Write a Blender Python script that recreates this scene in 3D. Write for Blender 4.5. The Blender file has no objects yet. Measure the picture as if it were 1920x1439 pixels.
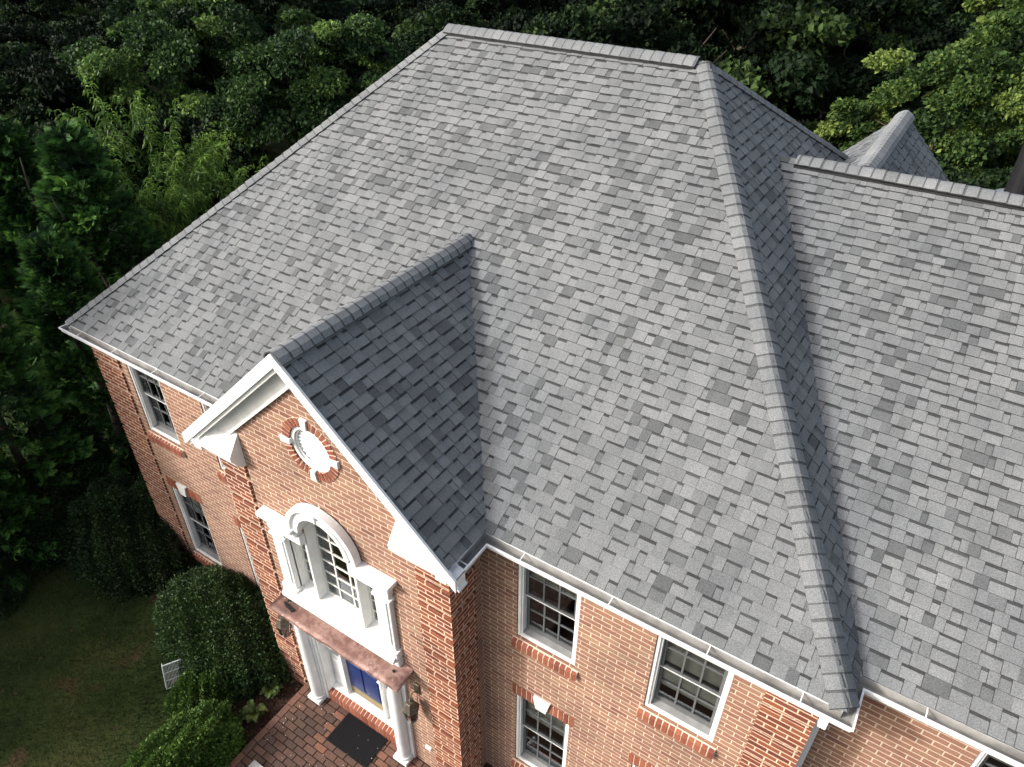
import bpy, math, random
import numpy as np
from mathutils import Vector, Matrix

# ------------------------------------------------------------------ camera, world, sun
scene = bpy.context.scene
COL = scene.collection
cam_d = bpy.data.cameras.new('camera'); cam = bpy.data.objects.new('camera', cam_d); COL.objects.link(cam)
scene.camera = cam
cam_d.sensor_width = 36.0; cam_d.lens = 36 * 1364.48 / 1920; cam_d.clip_start = 0.05; cam_d.clip_end = 500
CP = Vector((11.6804, -4.5176, 6.2592)); yaw, pit, rol = -0.5699, -0.62803, 0.005466
f_ = Vector((math.sin(yaw) * math.cos(pit), math.cos(yaw) * math.cos(pit), math.sin(pit)))
r_ = Vector((math.cos(yaw), -math.sin(yaw), 0)); u_ = r_.cross(f_)
r2 = r_ * math.cos(rol) + u_ * math.sin(rol); u2 = u_ * math.cos(rol) - r_ * math.sin(rol)
cam.matrix_world = Matrix(((r2.x, u2.x, -f_.x, CP.x), (r2.y, u2.y, -f_.y, CP.y), (r2.z, u2.z, -f_.z, CP.z), (0, 0, 0, 1)))

SUN = Vector((-0.62, -0.60, 0.50)).normalized()
world = bpy.data.worlds.new('World'); scene.world = world; world.use_nodes = True
wn = world.node_tree; wn.nodes.clear()
wo = wn.nodes.new('ShaderNodeOutputWorld'); wb = wn.nodes.new('ShaderNodeBackground'); ws = wn.nodes.new('ShaderNodeTexSky')
ws.sky_type = 'NISHITA'; ws.sun_disc = False
ws.sun_elevation = math.asin(SUN.z); ws.sun_rotation = math.atan2(SUN.x, SUN.y)
ws.air_density = 1.0; ws.dust_density = 5.0; ws.ozone_density = 1.0
wb.inputs['Strength'].default_value = 0.15
wh = wn.nodes.new('ShaderNodeHueSaturation'); wh.inputs['Saturation'].default_value = 0.62
wn.links.new(ws.outputs[0], wh.inputs['Color']); wn.links.new(wh.outputs[0], wb.inputs[0]); wn.links.new(wb.outputs[0], wo.inputs[0])
sl = bpy.data.lights.new('sun', 'SUN'); sun = bpy.data.objects.new('sun', sl); COL.objects.link(sun)
sl.energy = 2.05; sl.angle = math.radians(5.0); sl.color = (1.0, 0.978, 0.965)
sun.location = (-20, -20, 20); sun.rotation_euler = SUN.to_track_quat('Z', 'Y').to_euler()
scene.view_settings.view_transform = 'Standard'; scene.view_settings.look = 'None'
scene.view_settings.exposure = 0.86; scene.view_settings.gamma = 1.0
scene.render.engine = 'CYCLES'
scene.cycles.max_bounces = 6; scene.cycles.transparent_max_bounces = 8

rnd = random.Random(7)
npr = np.random.default_rng(11)

# ------------------------------------------------------------------ node helpers / materials
class NT:
    def __init__(s, name):
        s.m = bpy.data.materials.new(name); s.m.use_nodes = True; s.t = s.m.node_tree; s.t.nodes.clear()
        s.out = s.n('ShaderNodeOutputMaterial')
    def n(s, t, **k):
        x = s.t.nodes.new(t)
        for a, b in k.items(): setattr(x, a, b)
        return x
    def l(s, a, b): s.t.links.new(a, b)
    def math(s, op, a, b=None, c=None):
        x = s.n('ShaderNodeMath', operation=op)
        for i, v in enumerate((a, b, c)):
            if v is None: continue
            if isinstance(v, (int, float)): x.inputs[i].default_value = v
            else: s.l(v, x.inputs[i])
        return x.outputs[0]
    def ramp(s, fac, stops, interp='LINEAR'):
        x = s.n('ShaderNodeValToRGB'); x.color_ramp.interpolation = interp
        e = x.color_ramp.elements
        while len(e) < len(stops): e.new(0.5)
        for i, (p, c) in enumerate(stops):
            e[i].position = p; e[i].color = (*c, 1) if len(c) == 3 else c
        s.l(fac, x.inputs[0]); return x.outputs[0]
    def noise(s, scale, detail=3, vec=None, rough=0.5, dim='3D'):
        x = s.n('ShaderNodeTexNoise', noise_dimensions=dim)
        x.inputs['Scale'].default_value = scale; x.inputs['Detail'].default_value = detail; x.inputs['Roughness'].default_value = rough
        if vec is not None: s.l(vec, x.inputs['Vector'])
        return x.outputs[0]
    def mix(s, mode, fac, a, b):
        x = s.n('ShaderNodeMix', data_type='RGBA', blend_type=mode)
        for i, v in ((0, fac), (6, a), (7, b)):
            if isinstance(v, (int, float)): x.inputs[i].default_value = v
            elif isinstance(v, tuple): x.inputs[i].default_value = (*v, 1)
            else: s.l(v, x.inputs[i])
        return x.outputs[2]
    def pos(s): return s.n('ShaderNodeNewGeometry').outputs['Position']
    def obj(s): return s.n('ShaderNodeTexCoord').outputs['Object']
    def attr(s, name): return s.n('ShaderNodeAttribute', attribute_name=name).outputs['Fac']
    def bsdf(s, color, rough=0.7, metal=0.0, bump=None, bstr=0.3, bdist=0.01, spec=0.5):
        p = s.n('ShaderNodeBsdfPrincipled')
        if isinstance(color, tuple): p.inputs['Base Color'].default_value = (*color, 1)
        else: s.l(color, p.inputs['Base Color'])
        if isinstance(rough, (int, float)): p.inputs['Roughness'].default_value = rough
        else: s.l(rough, p.inputs['Roughness'])
        p.inputs['Metallic'].default_value = metal; p.inputs['Specular IOR Level'].default_value = spec
        if bump is not None:
            b = s.n('ShaderNodeBump'); b.inputs['Strength'].default_value = bstr; b.inputs['Distance'].default_value = bdist
            s.l(bump, b.inputs['Height']); s.l(b.outputs[0], p.inputs['Normal'])
        s.l(p.outputs[0], s.out.inputs[0]); return p

M = {}
def shingle_mat():
    t = NT('asphalt_shingle'); p = t.obj()
    tone = t.attr('tone')
    base = t.ramp(tone, [(0.0, (0.020, 0.021, 0.024)), (0.15, (0.040, 0.0405, 0.042)), (0.45, (0.105, 0.110, 0.112)), (0.75, (0.196, 0.203, 0.205)), (1.0, (0.274, 0.283, 0.286))])
    g1 = t.noise(260, 2, p, 0.7); g2 = t.noise(85, 2, p, 0.6); g3 = t.noise(1.3, 4, p)
    c = t.mix('MULTIPLY', 1.0, base, t.ramp(g1, [(0.33, (0.55, 0.55, 0.56)), (0.67, (1.45, 1.45, 1.43))]))
    c = t.mix('MULTIPLY', 1.0, c, t.ramp(g2, [(0.34, (0.78, 0.78, 0.78)), (0.66, (1.22, 1.22, 1.22))]))
    c = t.mix('MULTIPLY', 0.6, c, t.ramp(g3, [(0.3, (0.8, 0.81, 0.83)), (0.7, (1.15, 1.14, 1.12))]))
    mp = t.n('ShaderNodeMapping'); mp.inputs['Scale'].default_value = (3.0, 0.35, 0.35); t.l(p, mp.inputs[0])
    c = t.mix('MULTIPLY', 0.5, c, t.ramp(t.noise(1.6, 4, mp.outputs[0], 0.6), [(0.35, (0.84, 0.84, 0.85)), (0.6, (1.08, 1.08, 1.07))]))
    t.bsdf(c, 0.92, bump=g1, bstr=0.5, bdist=0.004, spec=0.25); return t.m
def brick_mat(name, stops, mortar, joint=0.0115, stain=0.5, W=0.232, H=0.0775):
    t = NT(name); uv = t.n('ShaderNodeUVMap').outputs[0]
    sp = t.n('ShaderNodeSeparateXYZ'); t.l(uv, sp.inputs[0]); u, v = sp.outputs[0], sp.outputs[1]
    wob = t.math('MULTIPLY', t.math('SUBTRACT', t.noise(9, 2, uv), 0.5), 0.006)
    v2 = t.math('ADD', v, wob)
    rv = t.math('DIVIDE', v2, H); row = t.math('FLOOR', rv); fv = t.math('FRACT', rv)
    odd = t.math('ABSOLUTE', t.math('MODULO', row, 2.0))
    un = t.math('ADD', t.math('DIVIDE', u, W), t.math('MULTIPLY', odd, 0.5))
    col = t.math('FLOOR', un); fu = t.math('FRACT', un)
    du = t.math('MULTIPLY', t.math('MINIMUM', fu, t.math('SUBTRACT', 1.0, fu)), W)
    dv = t.math('MULTIPLY', t.math('MINIMUM', fv, t.math('SUBTRACT', 1.0, fv)), H)
    d = t.math('SUBTRACT', t.math('MINIMUM', du, dv), t.math('MULTIPLY', t.noise(60, 2, uv), 0.003))
    mk = t.n('ShaderNodeMapRange'); t.l(d, mk.inputs[0]); mk.inputs[1].default_value = joint * 0.5 - 0.0035; mk.inputs[2].default_value = joint * 0.5 + 0.001
    cv = t.n('ShaderNodeCombineXYZ'); t.l(col, cv.inputs[0]); t.l(row, cv.inputs[1])
    w = t.n('ShaderNodeTexWhiteNoise', noise_dimensions='2D'); t.l(cv.outputs[0], w.inputs['Vector'])
    b = t.ramp(w.outputs['Value'], stops)
    b = t.mix('MULTIPLY', 0.8, b, t.ramp(t.noise(70, 3, uv), [(0.3, (0.75, 0.74, 0.73)), (0.7, (1.22, 1.2, 1.18))]))
    c = t.mix('MIX', mk.outputs[0], mortar, b)
    c = t.mix('MULTIPLY', stain, c, t.ramp(t.noise(1.1, 5, uv, 0.6), [(0.35, (0.62, 0.60, 0.60)), (0.6, (1.12, 1.1, 1.05))]))
    c = t.mix('MULTIPLY', 0.5, c, t.ramp(t.noise(3.7, 6, uv, 0.7), [(0.30, (0.62, 0.58, 0.58)), (0.48, (1.0, 1.0, 1.0)), (0.7, (1.12, 1.10, 1.06))]))
    hgt = t.math('ADD', mk.outputs[0], t.math('MULTIPLY', t.noise(90, 2, uv), 0.25))
    t.bsdf(c, 0.88, bump=hgt, bstr=0.7, bdist=0.007, spec=0.25); return t.m
def plain(name, color, rough=0.6, metal=0.0, var=0.15, vs=6.0, spec=0.5, bstr=0.0):
    t = NT(name); n = t.noise(vs, 4, t.obj(), 0.6)
    a = tuple(x * (1 - var) for x in color); b = tuple(min(1, x * (1 + var)) for x in color)
    c = t.ramp(n, [(0.3, a), (0.7, b)])
    t.bsdf(c, rough, metal, bump=(n if bstr else None), bstr=bstr or 0.1, bdist=0.01, spec=spec); return t.m
def toned(name, stops, rough=0.8, ns=60, spec=0.3, bstr=0.4):
    t = NT(name); c = t.ramp(t.attr('tone'), stops); n = t.noise(ns, 3, t.obj())
    c = t.mix('MULTIPLY', 0.8, c, t.ramp(n, [(0.3, (0.72, 0.72, 0.72)), (0.7, (1.22, 1.22, 1.22))]))
    t.bsdf(c, rough, bump=n, bstr=bstr, bdist=0.005, spec=spec); return t.m
def foliage(name, dark, mid, light, rough=0.6, trans=0.25, spec=0.22):
    t = NT(name); tone = t.attr('tone')
    c = t.ramp(tone, [(0.0, dark), (0.55, mid), (1.0, light)])
    p = t.bsdf(c, rough, spec=spec)
    tr = t.n('ShaderNodeBsdfTranslucent'); t.l(c, tr.inputs[0])
    mx = t.n('ShaderNodeMixShader'); mx.inputs[0].default_value = trans
    t.l(p.outputs[0], mx.inputs[1]); t.l(tr.outputs[0], mx.inputs[2]); t.l(mx.outputs[0], t.out.inputs[0]); return t.m

M['shingle'] = shingle_mat()
M['brick'] = brick_mat('field_brick', [(0.0, (0.20, 0.095, 0.070)), (0.12, (0.26, 0.135, 0.095)), (0.5, (0.30, 0.172, 0.116)), (0.8, (0.26, 0.135, 0.098)), (1.0, (0.31, 0.20, 0.132))], (0.58, 0.46, 0.36), 0.013)
M['quoin'] = brick_mat('quoin_brick', [(0.0, (0.13, 0.042, 0.028)), (0.4, (0.20, 0.064, 0.034)), (0.75, (0.25, 0.085, 0.044)), (1.0, (0.17, 0.058, 0.042))], (0.64, 0.48, 0.36), 0.015)
M['rowlock'] = toned('rowlock_brick', [(0.0, (0.15, 0.045, 0.030)), (0.5, (0.23, 0.070, 0.040)), (1.0, (0.30, 0.105, 0.058))])
M['mortar'] = plain('mortar', (0.62, 0.48, 0.37), 0.9, var=0.1, vs=40)
M['white'] = plain('white_paint', (0.72, 0.72, 0.70), 0.5, var=0.09, vs=4)
M['offwhite'] = plain('weathered_white_paint', (0.62, 0.62, 0.59), 0.55, var=0.12, vs=5)
M['gutter'] = plain('gutter_enamel', (0.82, 0.82, 0.82), 0.3, var=0.05, vs=2)
M['trough'] = plain('dirty_aluminium', (0.30, 0.29, 0.27), 0.6, var=0.35, vs=4)
M['vent'] = plain('black_ridge_vent', (0.018, 0.018, 0.019), 0.6, var=0.3)
M['butt'] = plain('shingle_edge', (0.045, 0.046, 0.048), 0.95, var=0.3)
M['sash'] = plain('grey_sash', (0.105, 0.11, 0.11), 0.5, var=0.1)
M['offgrey'] = plain('grey_sill_paint', (0.20, 0.20, 0.195), 0.6, var=0.2)
M['sashw'] = plain('cream_sash', (0.66, 0.65, 0.60), 0.5, var=0.06)
M['blind'] = plain('window_blind', (0.66, 0.64, 0.58), 0.6, var=0.15, vs=8)
M['door'] = plain('blue_door_paint', (0.003, 0.024, 0.115), 0.32, var=0.15, vs=4)
M['brass'] = plain('aged_brass', (0.30, 0.23, 0.10), 0.4, 0.7)
M['iron'] = plain('lantern_metal', (0.16, 0.135, 0.105), 0.4, 0.6, var=0.4, vs=20)
M['rubber'] = plain('black_rubber_mat', (0.008, 0.008, 0.009), 0.9, var=0.4, vs=90, spec=0.2, bstr=0.5)
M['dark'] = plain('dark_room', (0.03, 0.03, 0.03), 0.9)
M['steel'] = plain('galvanised_flashing', (0.42, 0.43, 0.44), 0.28, 0.9, var=0.15, vs=4)
M['black'] = plain('black_flue_metal', (0.014, 0.014, 0.015), 0.45, 0.3)
M['wire'] = plain('white_wire', (0.62, 0.64, 0.62), 0.5)
M['stone'] = plain('grey_stone', (0.30, 0.30, 0.29), 0.8, var=0.2, vs=20)
M['plastic'] = plain('white_plastic', (0.75, 0.75, 0.74), 0.4)
M['bark'] = plain('bark', (0.075, 0.058, 0.045), 0.95, var=0.4, vs=12, bstr=0.6)
M['paver'] = toned('clay_paver', [(0.0, (0.060, 0.040, 0.033)), (0.35, (0.125, 0.070, 0.050)), (0.7, (0.20, 0.095, 0.062)), (1.0, (0.28, 0.13, 0.08))], 0.85, 25)
def glass():
    t = NT('window_glass')
    g = t.n('ShaderNodeBsdfGlossy'); g.inputs['Roughness'].default_value = 0.04; g.inputs['Color'].default_value = (0.9, 0.95, 1, 1)
    tr = t.n('ShaderNodeBsdfTransparent'); tr.inputs[0].default_value = (0.62, 0.65, 0.64, 1)
    fr = t.n('ShaderNodeFresnel'); fr.inputs[0].default_value = 1.52
    mx = t.n('ShaderNodeMixShader'); t.l(t.math('ADD', fr.outputs[0], 0.05), mx.inputs[0]); t.l(tr.outputs[0], mx.inputs[1]); t.l(g.outputs[0], mx.inputs[2]); t.l(mx.outputs[0], t.out.inputs[0]); return t.m
M['glass'] = glass()
def copper():
    t = NT('weathered_copper'); p = t.obj()
    n = t.noise(2.2, 5, p, 0.65); n2 = t.noise(14, 4, p, 0.6)
    c = t.ramp(n, [(0.3, (0.09, 0.052, 0.042)), (0.45, (0.20, 0.105, 0.084)), (0.53, (0.32, 0.20, 0.165)), (0.60, (0.15, 0.080, 0.064)), (0.75, (0.235, 0.125, 0.10))])
    c = t.mix('MIX', t.ramp(n2, [(0.60, (0, 0, 0)), (0.74, (0.7, 0.7, 0.7))]), c, (0.5, 0.38, 0.31))
    t.bsdf(c, 0.6, 0.15, bump=n2, bstr=0.3, bdist=0.01, spec=0.4); return t.m
M['copper'] = copper()
def lawn():
    t = NT('lawn_soil'); p = t.pos()
    n = t.noise(0.55, 5, p, 0.6); f = t.noise(30, 4, p, 0.7); b = t.noise(0.9, 3, p, 0.5)
    c = t.ramp(n, [(0.3, (0.012, 0.020, 0.007)), (0.5, (0.030, 0.044, 0.013)), (0.7, (0.060, 0.062, 0.022))])
    c = t.mix('MULTIPLY', 0.9, c, t.ramp(f, [(0.3, (0.5, 0.5, 0.5)), (0.7, (1.5, 1.5, 1.4))]))
    c = t.mix('MIX', t.ramp(b, [(0.63, (0, 0, 0)), (0.70, (0.75, 0.75, 0.75))]), c, (0.085, 0.048, 0.028))
    t.bsdf(c, 0.95, bump=f, bstr=0.6, bdist=0.03, spec=0.1); return t.m
M['lawn'] = lawn()
M['mulch'] = plain('pine_mulch', (0.050, 0.030, 0.021), 0.95, var=0.6, vs=45, spec=0.1, bstr=0.9)
M['chips'] = toned('bark_chips', [(0.0, (0.018, 0.012, 0.009)), (0.6, (0.065, 0.035, 0.024)), (1.0, (0.15, 0.085, 0.05))], 0.95)
M['grass'] = foliage('grass_blades', (0.014, 0.030, 0.008), (0.040, 0.066, 0.016), (0.115, 0.115, 0.036), 0.6, 0.3, 0.2)
M['maple'] = foliage('maple_leaves', (0.007, 0.018, 0.006), (0.042, 0.092, 0.022), (0.19, 0.29, 0.07), 0.6, 0.28)
M['maple2'] = foliage('yellow_green_leaves', (0.008, 0.020, 0.006), (0.048, 0.095, 0.020), (0.19, 0.25, 0.055), 0.6, 0.3)
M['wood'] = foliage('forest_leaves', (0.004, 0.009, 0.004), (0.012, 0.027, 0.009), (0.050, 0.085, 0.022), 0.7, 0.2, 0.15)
M['peach'] = foliage('narrow_leaves', (0.010, 0.026, 0.008), (0.075, 0.150, 0.026), (0.20, 0.33, 0.055), 0.5, 0.32)
M['cypress'] = foliage('evergreen_sprays', (0.006, 0.016, 0.007), (0.045, 0.125, 0.026), (0.21, 0.40, 0.075), 0.65, 0.15, 0.15)
M['holly'] = foliage('glossy_dark_leaves', (0.006, 0.015, 0.006), (0.034, 0.068, 0.018), (0.105, 0.165, 0.045), 0.50, 0.14, 0.3)
M['box'] = foliage('boxwood_leaves', (0.020, 0.045, 0.008), (0.068, 0.135, 0.024), (0.165, 0.245, 0.052), 0.5, 0.2)
M['hosta'] = foliage('hosta_leaves', (0.018, 0.040, 0.010), (0.060, 0.095, 0.022), (0.20, 0.22, 0.06), 0.45, 0.2)

# ------------------------------------------------------------------ mesh builder
class MB:
    def __init__(s): s.v = []; s.f = []; s.mi = []; s.tn = []; s.uv = []; s.hasuv = False; s.sm = []
    def face(s, pts, mi=0, tone=0.5, uv=None, smooth=False):
        i = len(s.v); s.v += [tuple(p) for p in pts]; s.f.append(tuple(range(i, i + len(pts))))
        s.mi.append(mi); s.tn.append(tone); s.sm.append(smooth)
        if uv: s.hasuv = True
        s.uv += uv if uv else [(0, 0)] * len(pts)
    def box(s, x0, x1, y0, y1, z0, z1, mi=0, tone=0.5, uvw=False):
        c = [(x0, y0, z0), (x1, y0, z0), (x1, y1, z0), (x0, y1, z0), (x0, y0, z1), (x1, y0, z1), (x1, y1, z1), (x0, y1, z1)]
        for q in ((0, 1, 5, 4), (1, 2, 6, 5), (2, 3, 7, 6), (3, 0, 4, 7), (4, 5, 6, 7), (3, 2, 1, 0)):
            P = [c[k] for k in q]
            uv = None
            if uvw:
                ax = 0 if q in ((0, 1, 5, 4), (2, 3, 7, 6)) else 1
                uv = [(p[ax], p[2]) for p in P] if q not in ((4, 5, 6, 7), (3, 2, 1, 0)) else [(p[0], p[1]) for p in P]
            s.face(P, mi, tone, uv)
    def bbox(s, x0, x1, y0, y1, z0, z1, b=0.006, mi=0, tone=0.5):
        # box with chamfered front edges (faces -y)
        s.face([(x0 + b, y0, z0 + b), (x1 - b, y0, z0 + b), (x1 - b, y0, z1 - b), (x0 + b, y0, z1 - b)], mi, tone)
        s.face([(x0, y0 + b, z0), (x1, y0 + b, z0), (x1 - b, y0, z0 + b), (x0 + b, y0, z0 + b)], mi, tone)
        s.face([(x0 + b, y0, z1 - b), (x1 - b, y0, z1 - b), (x1, y0 + b, z1), (x0, y0 + b, z1)], mi, tone)
        s.face([(x0, y0 + b, z0), (x0 + b, y0, z0 + b), (x0 + b, y0, z1 - b), (x0, y0 + b, z1)], mi, tone)
        s.face([(x1 - b, y0, z0 + b), (x1, y0 + b, z0), (x1, y0 + b, z1), (x1 - b, y0, z1 - b)], mi, tone)
        s.face([(x0, y1, z0), (x0, y0 + b, z0), (x0, y0 + b, z1), (x0, y1, z1)], mi, tone)
        s.face([(x1, y0 + b, z0), (x1, y1, z0), (x1, y1, z1), (x1, y0 + b, z1)], mi, tone)
        s.face([(x0, y0 + b, z1), (x1, y0 + b, z1), (x1, y1, z1), (x0, y1, z1)], mi, tone)
        s.face([(x0, y1, z0), (x1, y1, z0), (x1, y0 + b, z0), (x0, y0 + b, z0)], mi, tone)
    def prism(s, prof, x0, x1, axis='x', mi=0, tone=0.5):
        # profile of (a,b) extruded; axis x: (y,z)=prof ; axis y: (x,z)=prof ; axis z: (x,y)=prof
        def P(t, a, b): return (t, a, b) if axis == 'x' else ((a, t, b) if axis == 'y' else (a, b, t))
        n = len(prof)
        for i in range(n):
            a, b = prof[i], prof[(i + 1) % n]
            s.face([P(x0, *a), P(x0, *b), P(x1, *b), P(x1, *a)], mi, tone)
        s.face([P(x0, *p) for p in prof], mi, tone); s.face([P(x1, *p) for p in reversed(prof)], mi, tone)
    def tube(s, p0, p1, r0, r1=None, n=8, mi=0, tone=0.5, caps=True):
        r1 = r0 if r1 is None else r1
        a = Vector(p0); b = Vector(p1); d = (b - a).normalized()
        h = Vector((0, 0, 1)) if abs(d.z) < 0.9 else Vector((1, 0, 0))
        e1 = d.cross(h).normalized(); e2 = d.cross(e1)
        A = [a + (e1 * math.cos(2 * math.pi * k / n) + e2 * math.sin(2 * math.pi * k / n)) * r0 for k in range(n)]
        B = [b + (e1 * math.cos(2 * math.pi * k / n) + e2 * math.sin(2 * math.pi * k / n)) * r1 for k in range(n)]
        for k in range(n): s.face([A[k], A[(k + 1) % n], B[(k + 1) % n], B[k]], mi, tone, smooth=True)
        if caps: s.face(A[::-1], mi, tone); s.face(B, mi, tone)
    def lathe(s, prof, cx, cy, n=20, mi=0, tone=0.5):
        # profile (r,z)
        for (ra, za), (rb, zb) in zip(prof, prof[1:]):
            for k in range(n):
                t0 = 2 * math.pi * k / n; t1 = 2 * math.pi * (k + 1) / n
                s.face([(cx + ra * math.cos(t0), cy + ra * math.sin(t0), za), (cx + ra * math.cos(t1), cy + ra * math.sin(t1), za),
                        (cx + rb * math.cos(t1), cy + rb * math.sin(t1), zb), (cx + rb * math.cos(t0), cy + rb * math.sin(t0), zb)], mi, tone, smooth=True)
    def build(s, name, mats, parent=None, merge=False):
        me = bpy.data.meshes.new(name); me.from_pydata(s.v, [], s.f)
        if not isinstance(mats, (list, tuple)): mats = [mats]
        for m in mats: me.materials.append(m)
        me.polygons.foreach_set('material_index', s.mi); me.polygons.foreach_set('use_smooth', s.sm)
        a = me.attributes.new('tone', 'FLOAT', 'FACE'); a.data.foreach_set('value', s.tn)
        if s.hasuv:
            u = me.uv_layers.new(name='UVMap'); u.data.foreach_set('uv', [c for p in s.uv for c in p])
        if merge:
            import bmesh
            bm = bmesh.new(); bm.from_mesh(me); bmesh.ops.remove_doubles(bm, verts=bm.verts, dist=0.0004); bm.to_mesh(me); bm.free()
        me.update()
        o = bpy.data.objects.new(name, me); COL.objects.link(o)
        if parent is not None: o.parent = parent
        return o
def empty(name, loc=(0, 0, 0)):
    o = bpy.data.objects.new(name, None); COL.objects.link(o); o.location = loc; o.empty_display_size = 0.3; return o
def tag(o, label=None, cat=None, group=None, kind=None):
    if label: o['label'] = label
    if cat: o['category'] = cat
    if group: o['group'] = group
    if kind: o['kind'] = kind
    return o

# ------------------------------------------------------------------ dimensions (house frame: main gutter front edge y=0,z=0)
W = 12.4; S = 0.7216; DR = 5.601; R1 = 3.973; R2 = 4.145; ZR = S * DR
SR = ZR / R2; SL = ZR / R1; YB = 11.53
G1, G2, SG = 3.996, 8.4646, 0.9269; GC = (G1 + G2) / 2; ZG = SG * (G2 - G1) / 2; YG = ZG / S
Q = 0.4637; SW = 0.548; DW = 5.823; ZW = SW * (DW - Q)
YM = 0.187; YBAY = -0.42; BX0, BX1 = 4.43, 8.219; RAKE = -0.60
GZ = -5.45; PZ = -5.20
XC = GC
house = empty('brick_house', (6.2, 0, GZ))
tag(house, 'two storey brick house with grey shingled hip roof, gabled entrance bay and blue front door', 'house')
HM = house
def part(mb, name, mats, parent=None, merge=False):
    o = mb.build(name, mats, None, merge)
    p = parent or house
    o.parent = p
    # keep world coordinates
    off = Vector((0, 0, 0)); q = p
    while q: off += q.location; q = q.parent
    o.location = -off
    return o
# ------------------------------------------------------------------ roof shingles
def clip(poly, n, c):
    out = []
    for i in range(len(poly)):
        a, b = poly[i], poly[(i + 1) % len(poly)]
        da = a[0] * n[0] + a[1] * n[1] - c; db = b[0] * n[0] + b[1] * n[1] - c
        if da >= 0: out.append(a)
        if (da >= 0) != (db >= 0):
            t = da / (da - db); out.append((a[0] + t * (b[0] - a[0]), a[1] + t * (b[1] - a[1])))
    return out
EX = 0.137
def shingles(poly, udir, name, seed, holes=None):
    rr = random.Random(seed)
    P = [Vector(p) for p in poly]; u = Vector(udir).normalized()
    n = (P[1] - P[0]).cross(P[2] - P[0]).normalized()
    if n.z < 0: n = -n
    v = n.cross(u).normalized()
    if v.z < 0: v = -v
    O = min(P, key=lambda p: p.z)
    L = [((p - O).dot(u), (p - O).dot(v)) for p in P]
    # ensure ccw in (u,v)
    A = sum(L[i][0] * L[(i + 1) % len(L)][1] - L[(i + 1) % len(L)][0] * L[i][1] for i in range(len(L)))
    if A < 0: L = L[::-1]; P = P[::-1]
    ed = []
    for i in range(len(L)):
        a, b = L[i], L[(i + 1) % len(L)]; nn = (-(b[1] - a[1]), b[0] - a[0]); ed.append((nn, nn[0] * a[0] + nn[1] * a[1]))
    def cl(pl):
        for nn, c in ed:
            pl = clip(pl, nn, c)
            if len(pl) < 3: return None
        return pl
    umin = min(l[0] for l in L); umax = max(l[0] for l in L); vmax = max(l[1] for l in L)
    mb = MB()
    W3 = lambda a, b, h: O + u * a + v * b + n * h
    mb.face([p - n * 0.012 for p in P], 1, 0.1)
    i = 0; b0 = -0.0001
    while b0 < vmax:
        b1 = b0 + EX; x = umin - rr.uniform(0, 0.4); tooth = rr.random() < 0.5
        while x < umax:
            w = rr.choice((0.10, 0.14, 0.18, 0.22, 0.27)) * rr.uniform(0.85, 1.05) if tooth else rr.choice((0.07, 0.10, 0.13, 0.17, 0.21)) * rr.uniform(0.85, 1.1)
            k = rr.random()
            tone = rr.gauss(0.66, 0.028) if k < 0.68 else (rr.gauss(0.725, 0.02) if k < 0.80 else (rr.gauss(0.58, 0.025) if k < 0.91 else rr.gauss(0.46, 0.03)))
            tone = min(1, max(0.1, tone)); h0 = 0.019 if tooth else 0.012
            jig = rr.uniform(-0.003, 0.003)
            x0, x1 = x + 0.002, x + w - 0.002
            if tooth and w > 0.17 and rr.random() < 0.45:
                xm = x0 + (x1 - x0) * rr.uniform(0.35, 0.65); t2_ = min(1, max(0.1, rr.choice((0.47, 0.56, 0.68, 0.72))))
                pl = cl([(xm, b0), (x1, b0), (x1, b1 + 0.01), (xm, b1 + 0.01)])
                if pl: mb.face([W3(a, b + (jig if b < b0 + 0.001 else 0), h0 * max(0, 1 - (b - b0) / (EX + 0.01)) + 0.0022) for a, b in pl], 0, t2_)
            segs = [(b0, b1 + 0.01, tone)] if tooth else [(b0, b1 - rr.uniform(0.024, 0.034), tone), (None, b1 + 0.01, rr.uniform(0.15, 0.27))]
            sb = b0
            for (s0, s1, tn) in segs:
                s0 = sb if s0 is None else s0; sb = s1
                pl = cl([(x0, s0), (x1, s0), (x1, s1), (x0, s1)])
                if pl:
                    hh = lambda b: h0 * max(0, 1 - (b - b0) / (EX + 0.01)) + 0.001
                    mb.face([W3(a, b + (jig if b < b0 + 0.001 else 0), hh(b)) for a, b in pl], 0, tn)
                    if s0 == b0:
                        lo = [q for q in pl if q[1] < b0 + 0.002]
                        if len(lo) >= 2:
                            a0 = min(q[0] for q in lo); a1 = max(q[0] for q in lo)
                            mb.face([W3(a0, b0 + jig, -0.004), W3(a1, b0 + jig, -0.004), W3(a1, b0 + jig, h0 + 0.001), W3(a0, b0 + jig, h0 + 0.001)], 1, 0.1)
                            if tooth:
                                for ax in ([a0] if (abs(a0 - x0) < 1e-6 and len(pl) == 4) else []) + ([a1] if (abs(a1 - x1) < 1e-6 and len(pl) == 4) else []):
                                    mb.face([W3(ax, b0, 0), W3(ax, b0, h0), W3(ax, min(b1, vmax), 0.002)], 1, 0.1)
            x += w; tooth = not tooth
        b0 = b1; i += 1
    return mb
def slope(poly, udir, seed):
    return part(shingles(poly, udir, 'roof_slope', seed), 'roof_slope', [M['shingle'], M['butt']])
e = 0.095
slope([(e, e, S * e), (W - e, e, S * e), (W - R2, DR, ZR), (R1, DR, ZR)], (1, 0, 0), 1)
slope([(e, YB - e, SL * e), (R1, DR, ZR), (e, e, SL * e)], (0, 1, 0), 2)
slope([(W - e, e, SR * e), (W - R2, DR, ZR), (W - e, YB - e, SR * e)], (0, 1, 0), 3)
sbk = ZR / (YB - DR)
slope([(e, YB - e, sbk * e), (W - e, YB - e, sbk * e), (W - R2, DR, ZR), (R1, DR, ZR)], (1, 0, 0), 4)
zg = SG * 0.1
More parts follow.
